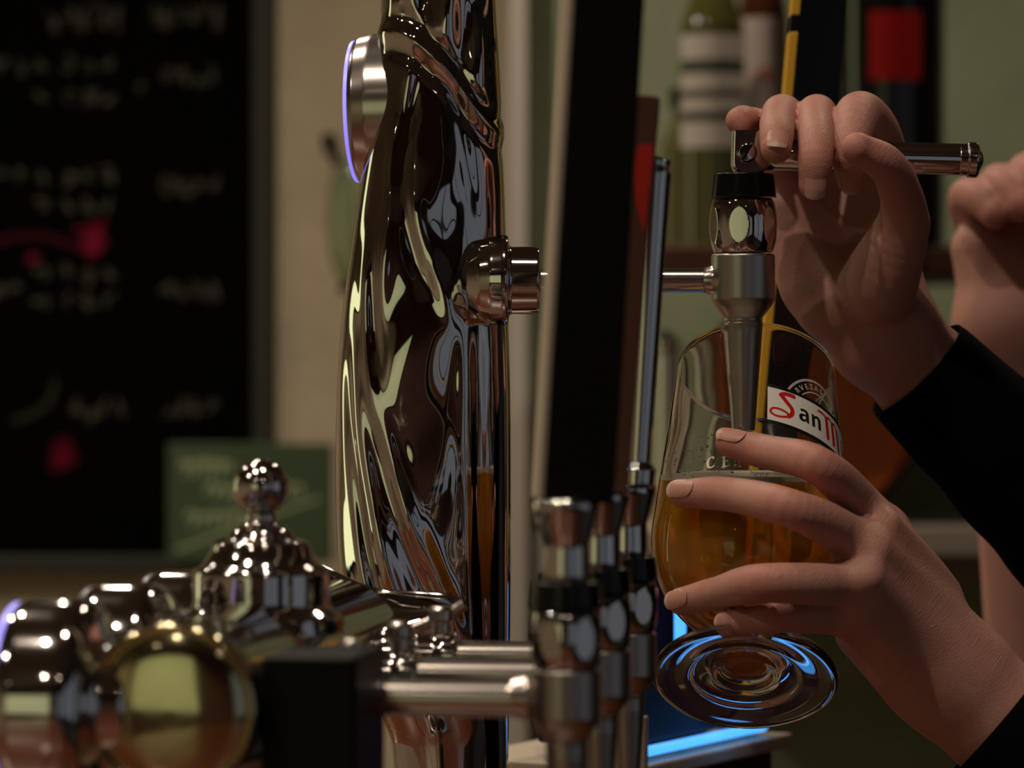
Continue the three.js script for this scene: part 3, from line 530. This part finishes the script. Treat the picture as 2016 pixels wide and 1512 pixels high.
// bartender
{
  const g = thing('person', 'person in a black long sleeved top pulling the tap and holding the glass', 'person');
  // right hand on the lever
  const wr = J(1738, 655, 1.60, 92);
  const R = {
    little: [J(1545, 360, 1.612, 40), J(1505, 262, 1.596, 36), J(1466, 238, 1.576, 30), J(1455, 238, 1.562, 27)],
    ring: [J(1590, 345, 1.618, 46), J(1545, 230, 1.585, 40), J(1532, 240, 1.552, 36), J(1529, 268, 1.530, 34), J(1528, 292, 1.524, 31)],
    middle: [J(1650, 345, 1.620, 48), J(1612, 232, 1.585, 40), J(1606, 240, 1.550, 37), J(1606, 310, 1.523, 34.5), J(1603, 364, 1.524, 31)],
    index: [J(1742, 330, 1.615, 50), J(1722, 262, 1.590, 50), J(1690, 226, 1.560, 46), J(1672, 300, 1.534, 36), J(1672, 356, 1.540, 25)],
    thumb: [J(1730, 560, 1.565, 66), J(1778, 432, 1.548, 47), J(1768, 365, 1.530, 41), J(1742, 322, 1.516, 38), J(1688, 292, 1.508, 32)],
  };
  const palmR = [bone(wr.p, P(1565, 420, 1.605), wr.r, 46 / FPX * 1.6), bone(wr.p, P(1620, 400, 1.612), wr.r, 46 / FPX * 1.6), bone(wr.p, P(1680, 400, 1.612), wr.r, 50 / FPX * 1.6), bone(wr.p, P(1735, 380, 1.610), wr.r, 52 / FPX * 1.6),
    bone(P(1730, 560, 1.575), P(1782, 440, 1.556), 78 / FPX * 1.56, 44 / FPX * 1.56), bone(P(1640, 600, 1.590), P(1568, 470, 1.600), 74 / FPX * 1.6, 56 / FPX * 1.6), bone(P(1600, 560, 1.598), P(1552, 420, 1.604), 60 / FPX * 1.6, 46 / FPX * 1.6),
    bone(wr.p, P(1835, 755, 1.615), wr.r, 100 / FPX * 1.6), bone(P(1835, 755, 1.615), P(2010, 930, 1.63), 100 / FPX * 1.6, 118 / FPX * 1.6)];
  const fR = handField(palmR, Object.values(R));
  const gR = mesher(fR, P(1400, 870, 1.60).setZ(-1.70), P(1970, 150, 1.60).setZ(-1.475), 0.0014);
  // left hand round the glass
  const wl = J(1875, 1335, 1.455, 100);
  const L = {
    index: [J(1735, 1052, 1.452, 50), J(1660, 955, 1.425, 41), J(1608, 915, 1.416, 38), onto(1500, 888, 34), onto(1436, 872, 28)],
    middle: [J(1722, 1098, 1.440, 52), J(1625, 1030, 1.412, 43), J(1552, 1000, 1.405, 39), onto(1420, 972, 34), onto(1346, 972, 29)],
    ring: [J(1712, 1150, 1.432, 50), J(1600, 1150, 1.405, 42), J(1500, 1148, 1.400, 39), onto(1405, 1170, 33), onto(1342, 1184, 28)],
    little: [J(1705, 1215, 1.436, 46), J(1610, 1212, 1.418, 36), J(1545, 1214, 1.414, 32), J(1480, 1222, 1.422, 28), J(1435, 1226, 1.430, 24)],
    thumb: [J(1800, 1190, 1.490, 58), J(1745, 1105, 1.536, 44), J(1670, 1035, 1.568, 38), J(1610, 1000, 1.576, 33)],
  };
  for (const n of ['index', 'middle', 'ring', 'little']) for (const j of L[n]) for (let i = 0; i < 80 && fromGlass(j.p) < j.r + 0.0004; i++) j.p.addScaledVector(j.p.clone().sub(camera.position).normalize(), -0.0007);
  const palmL = [['index', 54], ['middle', 56], ['ring', 56], ['little', 54]].map(([n, r]) => bone(wl.p, L[n][0].p, wl.r, r / FPX * 1.44));
  for (const [x, y, d, r] of [[1742, 1036, 1.430, 34], [1722, 1082, 1.419, 36], [1708, 1140, 1.412, 35], [1698, 1206, 1.418, 33]]) { const k = J(x, y, d, r), b = J(x + 120, y + 125, d + 0.026, r * 0.6); palmL.push(bone(k.p, b.p, k.r, b.r)); }
  palmL.push(bone(P(1830, 1240, 1.475), P(1765, 1125, 1.475), 78 / FPX * 1.46, 56 / FPX * 1.46), bone(P(1790, 1320, 1.46), P(1700, 1245, 1.455), 70 / FPX * 1.46, 56 / FPX * 1.46), bone(wl.p, P(1980, 1430, 1.455), wl.r, 108 / FPX * 1.45), bone(P(1980, 1430, 1.455), P(2160, 1590, 1.45), 108 / FPX * 1.45, 122 / FPX * 1.45));
  const fL = handField(palmL, Object.values(L));
  const gL = mesher(fL, P(1295, 1570, 1.46).setZ(-1.61), P(2090, 830, 1.46).setZ(-1.355), 0.0014);
  // shirt, trousers, head: mostly beside the picture
  const cuffR = P(1800, 722, 1.612), eR = V(0.350, 1.270, -1.645), shR = V(0.575, 1.405, -1.765), cuffL = P(1950, 1425, 1.455), eL = V(0.365, 1.135, -1.43), shL = V(0.575, 1.405, -1.395);
  const sleeve = (a, b, r0, r1) => {                                    // fabric tube with a turned-in cuff
    const ax = b.clone().sub(a), len = ax.length(); ax.normalize();
    const n1 = V(0, 0, 1).addScaledVector(ax, -ax.z).normalize(), n2 = ax.clone().cross(n1);
    return grid(72, 70, (u, v) => {
      const q = u * Math.PI * 2, t = v < 0.08 ? lerp(0.012, 0, v / 0.08) : (v - 0.08) / 0.92 * (len + 0.01), inner = v < 0.08 ? 0.0016 : v < 0.10 ? 0.0004 : 0;
      let r = lerp(r0, r1, clamp(t / len, 0, 1)) - inner;
      const d = V(0, 0, 0).addScaledVector(n1, Math.cos(q)).addScaledVector(n2, Math.sin(q)), c = a.clone().addScaledVector(ax, t);
      r += sstep(0.01, 0.05, t) * (noise.noise(t * 60 + Math.cos(q) * 1.2, Math.sin(q) * 1.6, 3) * 0.0008 + Math.sin(t * 150 + Math.cos(q + 1) * 2.4) * 0.0004);
      return c.addScaledVector(d, r);
    }, true);
  };
  const cloth = blend([bone(eR, shR, 0.046, 0.062), bone(eL, shL, 0.046, 0.062),
    bone(V(0.585, 1.40, -1.73), V(0.585, 1.40, -1.43), 0.075, 0.075), blob(V(0.605, 1.25, -1.58), 0.125, 0.24, 0.175), blob(V(0.625, 1.03, -1.58), 0.115, 0.20, 0.16), bone(V(0.59, 1.42, -1.58), V(0.58, 1.475, -1.58), 0.07, 0.056)], 0.05);
  const sleeves = (x, y, z) => cloth(x, y, z) + noise.noise(x * 28, y * 28, z * 28) * 0.0022 * sstep(0.22, 0.34, x);
  const gShirt = mergeGeometries([mesher(sleeves, V(0.28, 0.84, -1.87), V(0.76, 1.51, -1.28), 0.008), ...[sleeve(cuffR, eR, 0.0285, 0.046), sleeve(cuffL, eL, 0.0285, 0.046)].map((q) => { q.deleteAttribute('uv'); return q; })]);
  const gHead = mesher(blend([blob(V(0.545, 1.64, -1.58), 0.092, 0.118, 0.076), blob(V(0.515, 1.575, -1.58), 0.062, 0.068, 0.056), bone(V(0.575, 1.44, -1.58), V(0.565, 1.56, -1.58), 0.05, 0.052), bone(V(0.458, 1.635, -1.58), V(0.440, 1.612, -1.58), 0.008, 0.011), blob(V(0.465, 1.572, -1.58), 0.012, 0.008, 0.022), blob(V(0.56, 1.625, -1.502), 0.017, 0.03, 0.009), blob(V(0.56, 1.625, -1.658), 0.017, 0.03, 0.009)], 0.018), V(0.41, 1.40, -1.69), V(0.67, 1.79, -1.47), 0.004);
  const red = [];
  for (const h of [R, L]) for (const f of Object.values(h)) { red.push(f[f.length - 1], { p: f[f.length - 2].p, r: f[f.length - 2].r * 0.7 }, { p: f[f.length - 3].p, r: f[f.length - 3].r }); }
  for (const n of ['index', 'middle', 'ring', 'little']) red.push({ p: L[n][0].p, r: L[n][0].r * 0.9 });
  for (const [n, gs, lab] of [['hand', [gR], 'right hand curled over the lever'], ['hand', [gL], 'left hand round the glass'], ['head', [gHead], 'head']]) part(n, mergeGeometries(gs.map((q) => skinColour(q, red))), M.skin, g, lab);
  part('shirt', gShirt, M.shirt, g, 'black long sleeved top');
  const legs = blend([bone(V(0.63, 0.95, -1.66), V(0.62, 0.5, -1.67), 0.088, 0.062), bone(V(0.62, 0.5, -1.67), V(0.63, 0.09, -1.67), 0.062, 0.048), bone(V(0.63, 0.95, -1.50), V(0.62, 0.5, -1.49), 0.088, 0.062), bone(V(0.62, 0.5, -1.49), V(0.63, 0.09, -1.49), 0.062, 0.048), blob(V(0.63, 0.93, -1.58), 0.118, 0.12, 0.165)], 0.03);
  part('trousers', mergeGeometries([mesher(legs, V(0.48, 0.03, -1.78), V(0.78, 1.08, -1.38), 0.012)]), M.shirt, g, 'black trousers');
  for (const z of [-1.67, -1.49]) part('shoe', mesher(blend([blob(V(0.645, 0.05, z), 0.06, 0.05, 0.042), blob(V(0.55, 0.035, z), 0.10, 0.036, 0.044)], 0.03), V(0.42, 0.0, z - 0.07), V(0.73, 0.13, z + 0.07), 0.007), M.black, g);
  part('hair', mesher(blend([blob(V(0.575, 1.675, -1.58), 0.095, 0.105, 0.086), blob(V(0.615, 1.60, -1.58), 0.055, 0.10, 0.07)], 0.03), V(0.45, 1.46, -1.70), V(0.71, 1.81, -1.46), 0.006), std({ color: lin(0.05, 0.03, 0.018), roughness: 0.6 }), g, 'brown hair');
  face(g, 0.460, 1.640, -1.58, std({ color: lin(0.05, 0.03, 0.018), roughness: 0.6 }));
  const toCam = V(0, 0.1, 1);
  const nails = [[R.ring, toCam, 0.70, 0.0130], [R.middle, toCam, 0.70, 0.0135], [R.index, V(0.1, -0.1, 1), 0.74, 0.0105], [L.index, V(-0.05, 0.75, 0.65), 0.70, 0.0115], [L.middle, V(-0.1, 0.45, 0.9), 0.70, 0.0120], [L.ring, V(-0.25, 0.3, 0.9), 0.70, 0.0115], [L.little, V(-0.2, 0.3, 0.9), 0.70, 0.0095]];
  for (const [f, out, w, len] of nails) part('fingernail', nail(f[f.length - 2], f[f.length - 1], out, w, len), M.nail, g);
}
// second person behind, bare raised forearm
{
  const g = thing('person', 'person behind with a bare raised forearm and loosely curled hand', 'person');
  const D = 1.96, w2 = J(1978, 640, D, 78);
  const F = [
    [J(1935, 470, D + 0.03, 44), J(1905, 400, D + 0.01, 40), J(1925, 388, D - 0.03, 36), J(1960, 420, D - 0.045, 32)],
    [J(1985, 460, D + 0.035, 46), J(1965, 378, D + 0.012, 42), J(1980, 366, D - 0.035, 38), J(2010, 405, D - 0.05, 34)],
    [J(2040, 460, D + 0.035, 46), J(2022, 356, D + 0.012, 42), J(2035, 345, D - 0.035, 38), J(2058, 390, D - 0.05, 34)],
    [J(2095, 470, D + 0.03, 46), J(2085, 365, D + 0.01, 42), J(2095, 350, D - 0.035, 38), J(2112, 400, D - 0.05, 34)],
    [J(2060, 590, D - 0.01, 60), J(2120, 500, D - 0.035, 46), J(2110, 440, D - 0.05, 40), J(2070, 415, D - 0.062, 34)],
  ];
  const elbow = V(0.318, 1.185, -2.0), sh = V(0.52, 1.42, -2.10);
  const palm = [bone(w2.p, P(1930, 490, D), w2.r, 58 / FPX * D), bone(w2.p, P(1985, 480, D + 0.01), w2.r, 60 / FPX * D), bone(w2.p, P(2040, 480, D + 0.01), w2.r, 60 / FPX * D), bone(w2.p, P(2095, 490, D + 0.005), w2.r, 60 / FPX * D), bone(w2.p, elbow, w2.r, 0.042), bone(elbow, sh, 0.045, 0.05)];
  const f = handField(palm, F, 0.014);
  const red = F.flatMap((c) => [c[2], c[3]]);
  const lo = P(1800, 1500, D).setZ(-2.16), hi = P(2330, 300, D).setZ(-1.86); hi.x = 0.5;
  const head = mesher(blend([blob(V(0.60, 1.66, -2.28), 0.092, 0.118, 0.076), blob(V(0.57, 1.595, -2.28), 0.062, 0.068, 0.056), bone(V(0.63, 1.45, -2.28), V(0.62, 1.58, -2.28), 0.05, 0.052), bone(V(0.513, 1.655, -2.28), V(0.495, 1.632, -2.28), 0.008, 0.011), blob(V(0.615, 1.645, -2.202), 0.017, 0.03, 0.009)], 0.018), V(0.46, 1.42, -2.39), V(0.73, 1.81, -2.17), 0.005);
  part('body', mergeGeometries([mesher(f, lo, hi, 0.0026), head].map((q) => skinColour(q, red))), M.skin, g, 'tan skin of the bare forearm and hand');
  part('shirt', mesher(blend([bone(V(0.45, 1.34, -2.06), V(0.56, 1.42, -2.12), 0.062, 0.066), bone(V(0.64, 1.42, -2.12), V(0.64, 1.42, -2.44), 0.075, 0.075), bone(V(0.64, 1.42, -2.44), V(0.60, 1.12, -2.50), 0.06, 0.05), blob(V(0.65, 1.26, -2.28), 0.12, 0.24, 0.175), blob(V(0.66, 1.04, -2.28), 0.115, 0.20, 0.16)], 0.05), V(0.36, 0.82, -2.60), V(0.80, 1.53, -1.96), 0.009), std({ color: lin(0.03, 0.03, 0.035), roughness: 0.9 }), g, 'dark grey top');
  part('trousers', mesher(blend([bone(V(0.66, 0.95, -2.36), V(0.66, 0.03, -2.37), 0.088, 0.05), bone(V(0.66, 0.95, -2.20), V(0.66, 0.03, -2.19), 0.088, 0.05), blob(V(0.66, 0.93, -2.28), 0.118, 0.12, 0.165)], 0.03), V(0.5, 0.0, -2.49), V(0.82, 1.08, -2.07), 0.012), M.shirt, g, 'black trousers');
  part('hair', mesher(blend([blob(V(0.63, 1.695, -2.28), 0.095, 0.105, 0.086), blob(V(0.67, 1.62, -2.28), 0.055, 0.08, 0.07)], 0.03), V(0.5, 1.48, -2.4), V(0.77, 1.83, -2.16), 0.007), std({ color: lin(0.02, 0.013, 0.009), roughness: 0.6 }), g, 'dark hair');
  face(g, 0.515, 1.660, -2.28, std({ color: lin(0.02, 0.013, 0.009), roughness: 0.6 }));
}

// ---------------------------------------------------------------- back bar
{
  const S = P(1600, 486, 3.3).y, SZ = -3.32;               // upper shelf
  const g = thing('bottle_shelf', 'dark brown wooden shelf carrying the bottles', 'shelf', V(0.5, S, SZ));
  part('board', uvMetres(box(0.86, 0.03, 0.30, 0.02, -0.015, -0.07, 0.004), 2), std({ map: woodTex(70, 34, 20), roughness: 0.5 }), g);
  for (const x of [-0.40, 0.40]) part('bracket', mergeGeometries([box(0.02, 0.12, 0.02, x, -0.09, -0.205), box(0.02, 0.02, 0.2, x, -0.04, -0.12)]), M.black, g);
  const bottle = (name, px, d, R, H, neckR, mat, label, extras) => {
    const p = P(px, 486, d), b = thing(name, label, 'bottle', V(p.x, S + 0.0005, -d), 'bottles on the dark wooden shelf');
    part('glass', lathe(spline([[0.0001, 0.0], [R * 0.9, 0.0], [R, 0.008], [R, H * 0.3], [R, H * 0.60], [R * 0.92, H * 0.68], [neckR * 1.3, H * 0.78], [neckR, H * 0.84], [neckR, H * 0.97], [neckR * 1.15, H * 0.985], [neckR * 1.1, H], [0.0001, H]], 120), 48), mat, b);
    const wrap = (y0, y1, a, col, nm, lab, off = 0.0006) => part(nm, grid(30, 2, (u, v) => { const q = (u - 0.5) * a; return V(Math.sin(q) * (R + off), lerp(y0, y1, v), Math.cos(q) * (R + off)); }), phys({ color: col, roughness: 0.85, specularIntensity: 0.25 }), b, lab);
    part('cap', lathe(crisp([[neckR * 1.25, H * 0.90], [neckR * 1.3, H * 0.91], [neckR * 1.3, H + 0.004], [0.0001, H + 0.004]], 0.001), 32), M.black, b);
    extras(wrap, H, b);
  };
  const green = phys({ color: lin(0.06, 0.058, 0.014), roughness: 0.08, clearcoat: 0.5 }), amber = phys({ color: lin(0.045, 0.014, 0.004), roughness: 0.1, clearcoat: 0.5 }), nearBlack = phys({ color: lin(0.004, 0.004, 0.004), roughness: 0.12, clearcoat: 0.6 });
  bottle('wine_bottle', 1402, 3.28, 0.0305, 0.31, 0.013, green, 'olive green bottle with a banded white label', (w, H) => {
    w(H * 0.29, H * 0.63, 2.5, lin(0.42, 0.37, 0.32), 'label_paper', 'white paper label');
    w(H * 0.515, H * 0.555, 2.5, lin(0.05, 0.06, 0.04), 'label_band', 'dark green band', 0.001); w(H * 0.44, H * 0.465, 2.5, lin(0.10, 0.09, 0.07), 'label_line', 'dark line', 0.001); w(H * 0.37, H * 0.40, 2.5, lin(0.07, 0.07, 0.05), 'label_line', 'dark line', 0.001);
  });
  bottle('whisky_bottle', 1502, 3.34, 0.0245, 0.34, 0.012, amber, 'amber bottle with a plain white label', (w, H) => { w(H * 0.36, H * 0.64, 2.4, lin(0.38, 0.31, 0.27), 'label_paper', 'white paper label'); w(H * 0.46, H * 0.50, 0.5, lin(0.35, 0.12, 0.08), 'label_seal', 'reddish seal', 0.001); });
  bottle('dark_bottle', 1752, 3.2, 0.050, 0.40, 0.016, nearBlack, 'broad black bottle with a red label', (w, H) => { w(H * 0.36, H * 0.515, 0.95, lin(0.24, 0.004, 0.002), 'label_paper', 'red label'); });
  bottle('green_bottle', 1345, 3.36, 0.022, 0.15, 0.010, phys({ color: lin(0.08, 0.075, 0.02), roughness: 0.1, clearcoat: 0.5 }), 'small yellow green bottle beside the white labelled one', () => {});
  // lower ledge with a cask
  const LY = P(1800, 1036, 3.3).y;
  single('back_ledge', uvMetres(box(1.0, 0.028, 0.32, 0.56, LY - 0.014, -3.44, 0.004)), std({ color: lin(0.34, 0.29, 0.24), roughness: 0.6 }), 'pale ledge on the green wall under the cask', 'ledge');
  const cr = 0.112, ck = thing('wooden_cask', 'round orange brown wooden cask lying on the ledge', 'cask', V(P(1606, 700, 3.3).x, LY + cr + 0.0005, -3.42));
  const cw = std({ map: woodTex(176, 88, 24), roughness: 0.5 });
  const cn = 20;
  for (let i = 0; i < cn; i++) {
    const a0 = i / cn * Math.PI * 2 + 0.006, a1 = (i + 1) / cn * Math.PI * 2 - 0.006;
    part('stave', grid(3, 10, (u, v) => { const a = lerp(a0, a1, u), q = (v - 0.5) * 2, r = cr * (1 - 0.1 * q * q); return V(Math.sin(a) * r, Math.cos(a) * r, q * 0.1); }), cw, ck);
  }
  for (const s of [1, -1]) part('cask_head', new THREE.CylinderGeometry(cr * 0.89, cr * 0.89, 0.012, 48).rotateX(Math.PI / 2).translate(0, 0, s * 0.088), cw, ck);
  for (const z of [-0.05, 0.05]) part('hoop', new THREE.TorusGeometry(cr * 0.972, 0.0035, 8, 60).scale(1, 1, 2.2).translate(0, 0, z), M.black, ck, 'dark metal hoop');
  const ct = thing('tap_column', 'slim chrome column standing on the pale ledge', 'column', V(P(1314, 900, 3.3).x, LY, -3.33));
  part('column', lathe(crisp([[0.0001, 0], [0.018, 0], [0.018, 0.006], [0.0105, 0.01], [0.0105, 0.165], [0.0125, 0.168], [0.0125, 0.176], [0.0001, 0.186]], 0.002), 40), M.chrome, ct);
}
// tall black font with a yellow edge, just behind the lever
{
  const D = 1.765, b = P(1500, 756, D), g = thing('black_font', 'tall flat black beer font with a yellow left edge', 'beer font', V(b.x, TOP, -D));
  const px = D / FPX, y2 = (py) => EYE - (py - 756) * px - TOP, x2 = (q) => (q - 1500) * px;
  const lean = (py) => 1568 - 0.0865 * py;                 // the left edge in the photo
  const quad = (pts, d, z) => { const s = new THREE.Shape(); s.moveTo(x2(pts[0][0]), y2(pts[0][1])); pts.slice(1).forEach(([a, c]) => s.lineTo(x2(a), y2(c))); s.closePath(); return new THREE.ExtrudeGeometry(s, { depth: d, bevelEnabled: true, bevelSize: 0.0006, bevelThickness: 0.0006, bevelSegments: 2 }).translate(0, 0, z); };
  const foot = 756 + (730 / FPX * 1.70 - 0.0875 + 0.0006) / px;        // stands on the lit plinth
  part('panel', quad([[lean(-220) + 8, -220], [lean(-220) + 96, -220], [lean(foot) + 96, foot], [lean(foot) + 8, foot]], 0.02, -0.012), M.gloss, g, 'glossy black panel');
  part('edge', quad([[lean(-220) - 8, -220], [lean(-220) + 6, -220], [lean(30) + 6, 30], [lean(30) - 8, 30]], 0.018, -0.011), M.yellow, g, 'bright yellow edge');
  part('edge', quad([[lean(68) - 8, 68], [lean(68) + 6, 68], [lean(foot) + 6, foot], [lean(foot) - 8, foot]], 0.018, -0.011), M.yellow, g, 'bright yellow edge');
  part('edge_joint', quad([[lean(31) - 7, 31], [lean(31) + 6, 31], [lean(67) + 6, 67], [lean(67) - 7, 67]], 0.016, -0.010), M.black, g, 'black plastic joint in the edge');
}
// plinth with blue light strips behind the glass
{
  const a = P(1262, 1486, 1.70), b = P(1446, 1444, 1.7987);
  const dir = b.clone().sub(a).setY(0).normalize(), turn = Math.atan2(-dir.z, dir.x), len = 0.185;
  const g = thing('lit_plinth', 'black counter stand with pale slab and blue light strips', 'stand', V(a.x, TOP, a.z)); g.rotation.y = turn;
  const h = a.y - TOP;
  part('base', box(len - 0.01, h - 0.014, 0.09, len / 2 - 0.003, (h - 0.014) / 2, -0.052, 0.002), M.black, g);
  part('slab', box(len + 0.006, 0.0075, 0.105, len / 2 - 0.006, h - 0.009, -0.05, 0.0015), M.cream, g, 'pale slab');
  part('light_strip', new THREE.CapsuleGeometry(0.0026, len - 0.03, 6, 20).rotateZ(Math.PI / 2).translate(len / 2 - 0.013, h, -0.004), M.led, g, 'glowing blue strip');
  part('back_panel', box(len - 0.02, 0.085, 0.052, len / 2 - 0.004, h + 0.045, -0.034, 0.002), phys({ color: lin(0.004, 0.008, 0.025), roughness: 0.5, specularIntensity: 0.3 }), g, 'dark navy panel');
  g.updateMatrixWorld(); const up = g.worldToLocal(P(1339, 1225, 1.728)), pp = g.worldToLocal(P(1264, 1450, 1.69));
  part('light_strip', new THREE.CapsuleGeometry(0.0030, 0.03, 6, 20).translate(up.x, up.y, up.z), M.led, g, 'upright glowing blue strip');
  part('post', box(0.005, 0.05, 0.005, pp.x, pp.y - 0.015, pp.z, 0.001), M.cream, g, 'slim pale post');
  const l = new THREE.PointLight(new THREE.Color(0.08, 0.38, 1), 0.003); l.position.set(len / 2, h + 0.006, 0.006); l.castShadow = true; g.add(l);
}

// ---------------------------------------------------------------- on the left wall
{
  const D = 4.03, px = D / FPX;
  const c = P(190, 480, D), w = 690 * px, h = 1300 * px;
  const g = thing('blackboard', 'large framed blackboard price list with faint chalk writing', 'blackboard', V(P(530, 0, D).x - w / 2, P(0, 1128, D).y, Z0 + 0.02));
  const chalk = canvas(1024, 2048, (k, W, H) => {
    k.fillStyle = '#030202'; k.fillRect(0, 0, W, H);
    const toX = (q) => (q - (500 - 660)) / 660 * W, toY = (q) => (q + 160) / 1260 * H;
    const scrib = (x0, x1, y, hgt, col, n) => {                                  // loose chalk strokes, letter by letter
      k.strokeStyle = col; k.lineCap = 'round'; const m = Math.max(1, Math.round(n * 0.75));
      for (let i = 0; i < m; i++) { const s = (x1 - x0) / m, x = x0 + i * s; k.lineWidth = 6 + rnd() * 5; k.beginPath(); k.moveTo(toX(x + s * 0.3 * rnd()), toY(y + hgt * (rnd() - 0.5))); for (let q = 0; q < 3; q++) k.quadraticCurveTo(toX(x + s * rnd()), toY(y + hgt * (rnd() - 0.5) * 1.2), toX(x + s * (0.1 + 0.7 * rnd())), toY(y + hgt * (rnd() - 0.5))); k.stroke(); }
    };
    const grey = 'rgba(160,150,132,0.46)';
    scrib(60, 230, 15, 60, grey, 7); scrib(270, 440, 10, 50, grey, 8);
    for (const [y, n] of [[105, 4], [175, 4], [335, 4], [390, 4], [528, 4], [585, 4]]) { scrib(30, 70, y, 26, grey, 1); scrib(90, 215, y, 40, grey, n); }
    for (const y of [135, 355, 562, 795]) scrib(300, 430, y, 44, grey, 5);
    scrib(110, 230, 800, 40, grey, 5); scrib(245, 270, 155, 20, grey, 1); scrib(-120, 20, 330, 40, grey, 5); scrib(-120, 10, 560, 40, grey, 5); scrib(-140, 20, 110, 40, grey, 6);
    k.strokeStyle = 'rgba(110,30,50,0.55)'; k.lineWidth = 22; k.beginPath(); k.moveTo(toX(-60), toY(470)); k.quadraticCurveTo(toX(40), toY(430), toX(130), toY(480)); k.stroke();
    k.fillStyle = 'rgba(130,28,58,0.8)'; for (const [x, y, r] of [[158, 465, 30], [30, 498, 14]]) { k.beginPath(); for (let i = 0; i < 10; i++) { const a = i / 10 * Math.PI * 2, q = r * (i % 2 ? 0.75 : 1.05); k.lineTo(toX(x + Math.cos(a) * q), toY(y + Math.sin(a) * q)); } k.closePath(); k.fill(); }
    k.fillStyle = 'rgba(120,14,40,0.6)'; for (const [x, y, r] of [[92, 880, 24], [84, 908, 20], [108, 902, 16]]) { k.beginPath(); k.ellipse(toX(x), toY(y), r * 1.4, r * 1.7, 0.5, 0, 7); k.fill(); }
    k.strokeStyle = 'rgba(140,16,48,0.8)'; k.lineWidth = 12; k.beginPath(); k.moveTo(toX(120), toY(440)); k.lineTo(toX(180), toY(430)); k.moveTo(toX(150), toY(500)); k.lineTo(toX(178), toY(425)); k.stroke();
    k.strokeStyle = 'rgba(110,120,84,0.4)'; k.lineWidth = 18; k.beginPath(); k.moveTo(toX(75), toY(745)); k.quadraticCurveTo(toX(80), toY(800), toX(-10), toY(825)); k.stroke();
  });
  part('board', box(w - 0.04, h - 0.03, 0.012, 0, h / 2, -0.006), phys({ map: chalk, roughness: 0.9, specularIntensity: 0.1 }), g, 'black chalk surface');
  const fm = std({ color: lin(0.020, 0.018, 0.015), roughness: 0.6 });
  for (const x of [-w / 2 + 0.011, w / 2 - 0.011]) part('frame_side', box(0.022, h, 0.026, x, h / 2, 0.0, 0.003), fm, g);
  for (const y of [0.009, h - 0.009]) part('frame_rail', box(w - 0.044, 0.018, 0.026, 0, y, 0.0, 0.003), fm, g);
}
{
  const D = 3.95, px = D / FPX, c = P(488, 992, D), w = 328 * px, h = 236 * px;
  const g = thing('green_sign', 'small dark green chalk sign with pale handwriting', 'sign', V(c.x, c.y, Z0 + 0.11));
  const script = canvas(512, 368, (k) => {
    k.fillStyle = '#394a31'; k.fillRect(0, 0, 512, 368); k.strokeStyle = 'rgba(176,184,140,0.85)'; k.lineWidth = 9; k.lineCap = 'round';
    for (const [x0, x1, y, n, hh] of [[40, 200, 70, 6, 50], [120, 420, 150, 9, 60], [60, 300, 230, 8, 40]]) { k.beginPath(); k.moveTo(x0, y); for (let i = 0; i < n; i++) { const x = lerp(x0, x1, (i + 1) / n); k.bezierCurveTo(x - 30, y - hh * (0.4 + rnd() * 0.6), x + 8, y - hh * 0.4, x - 8, y + hh * 0.3); } k.stroke(); }
    k.beginPath(); k.moveTo(30, 330); k.quadraticCurveTo(240, 250, 470, 170); k.stroke();
  });
  part('board', box(w, h, 0.014, 0, 0, 0, 0.003), std({ map: script, roughness: 0.85 }), g);
  part('hook', box(0.03, 0.03, 0.069, 0, h / 2 - 0.03, -0.0415), M.black, g);
}
{
  const D = 4.0, c = P(702, 430, D), g = thing('wall_lantern', 'oval glass wall lantern on a dark slanted bracket', 'wall lamp', V(c.x, c.y, Z0 + 0.10));
  part('globe', lathe(spline([[0.0001, -0.075], [0.018, -0.072], [0.030, -0.045], [0.034, 0], [0.030, 0.045], [0.018, 0.068], [0.012, 0.072]], 60), 48), phys({ color: lin(0.55, 0.62, 0.42), roughness: 0.08, transmission: 0.75, ior: 1.5 }), g, 'greenish clear glass');
  part('bracket', mergeGeometries([aim(new THREE.CylinderGeometry(0.006, 0.006, 0.06, 16), V(-0.022, 0.068, 0), V(-0.55, 1, 0)), box(0.006, 0.006, 0.1, -0.036, 0.094, -0.05)]), M.black, g, 'dark metal bracket');
  part('base', box(0.028, 0.012, 0.03, -0.006, -0.080, 0, 0.002), M.black, g);
  part('back_plate', box(0.016, 0.018, 0.008, -0.036, 0.094, -0.096, 0.002), M.black, g);
}

renderer.render(scene, camera);
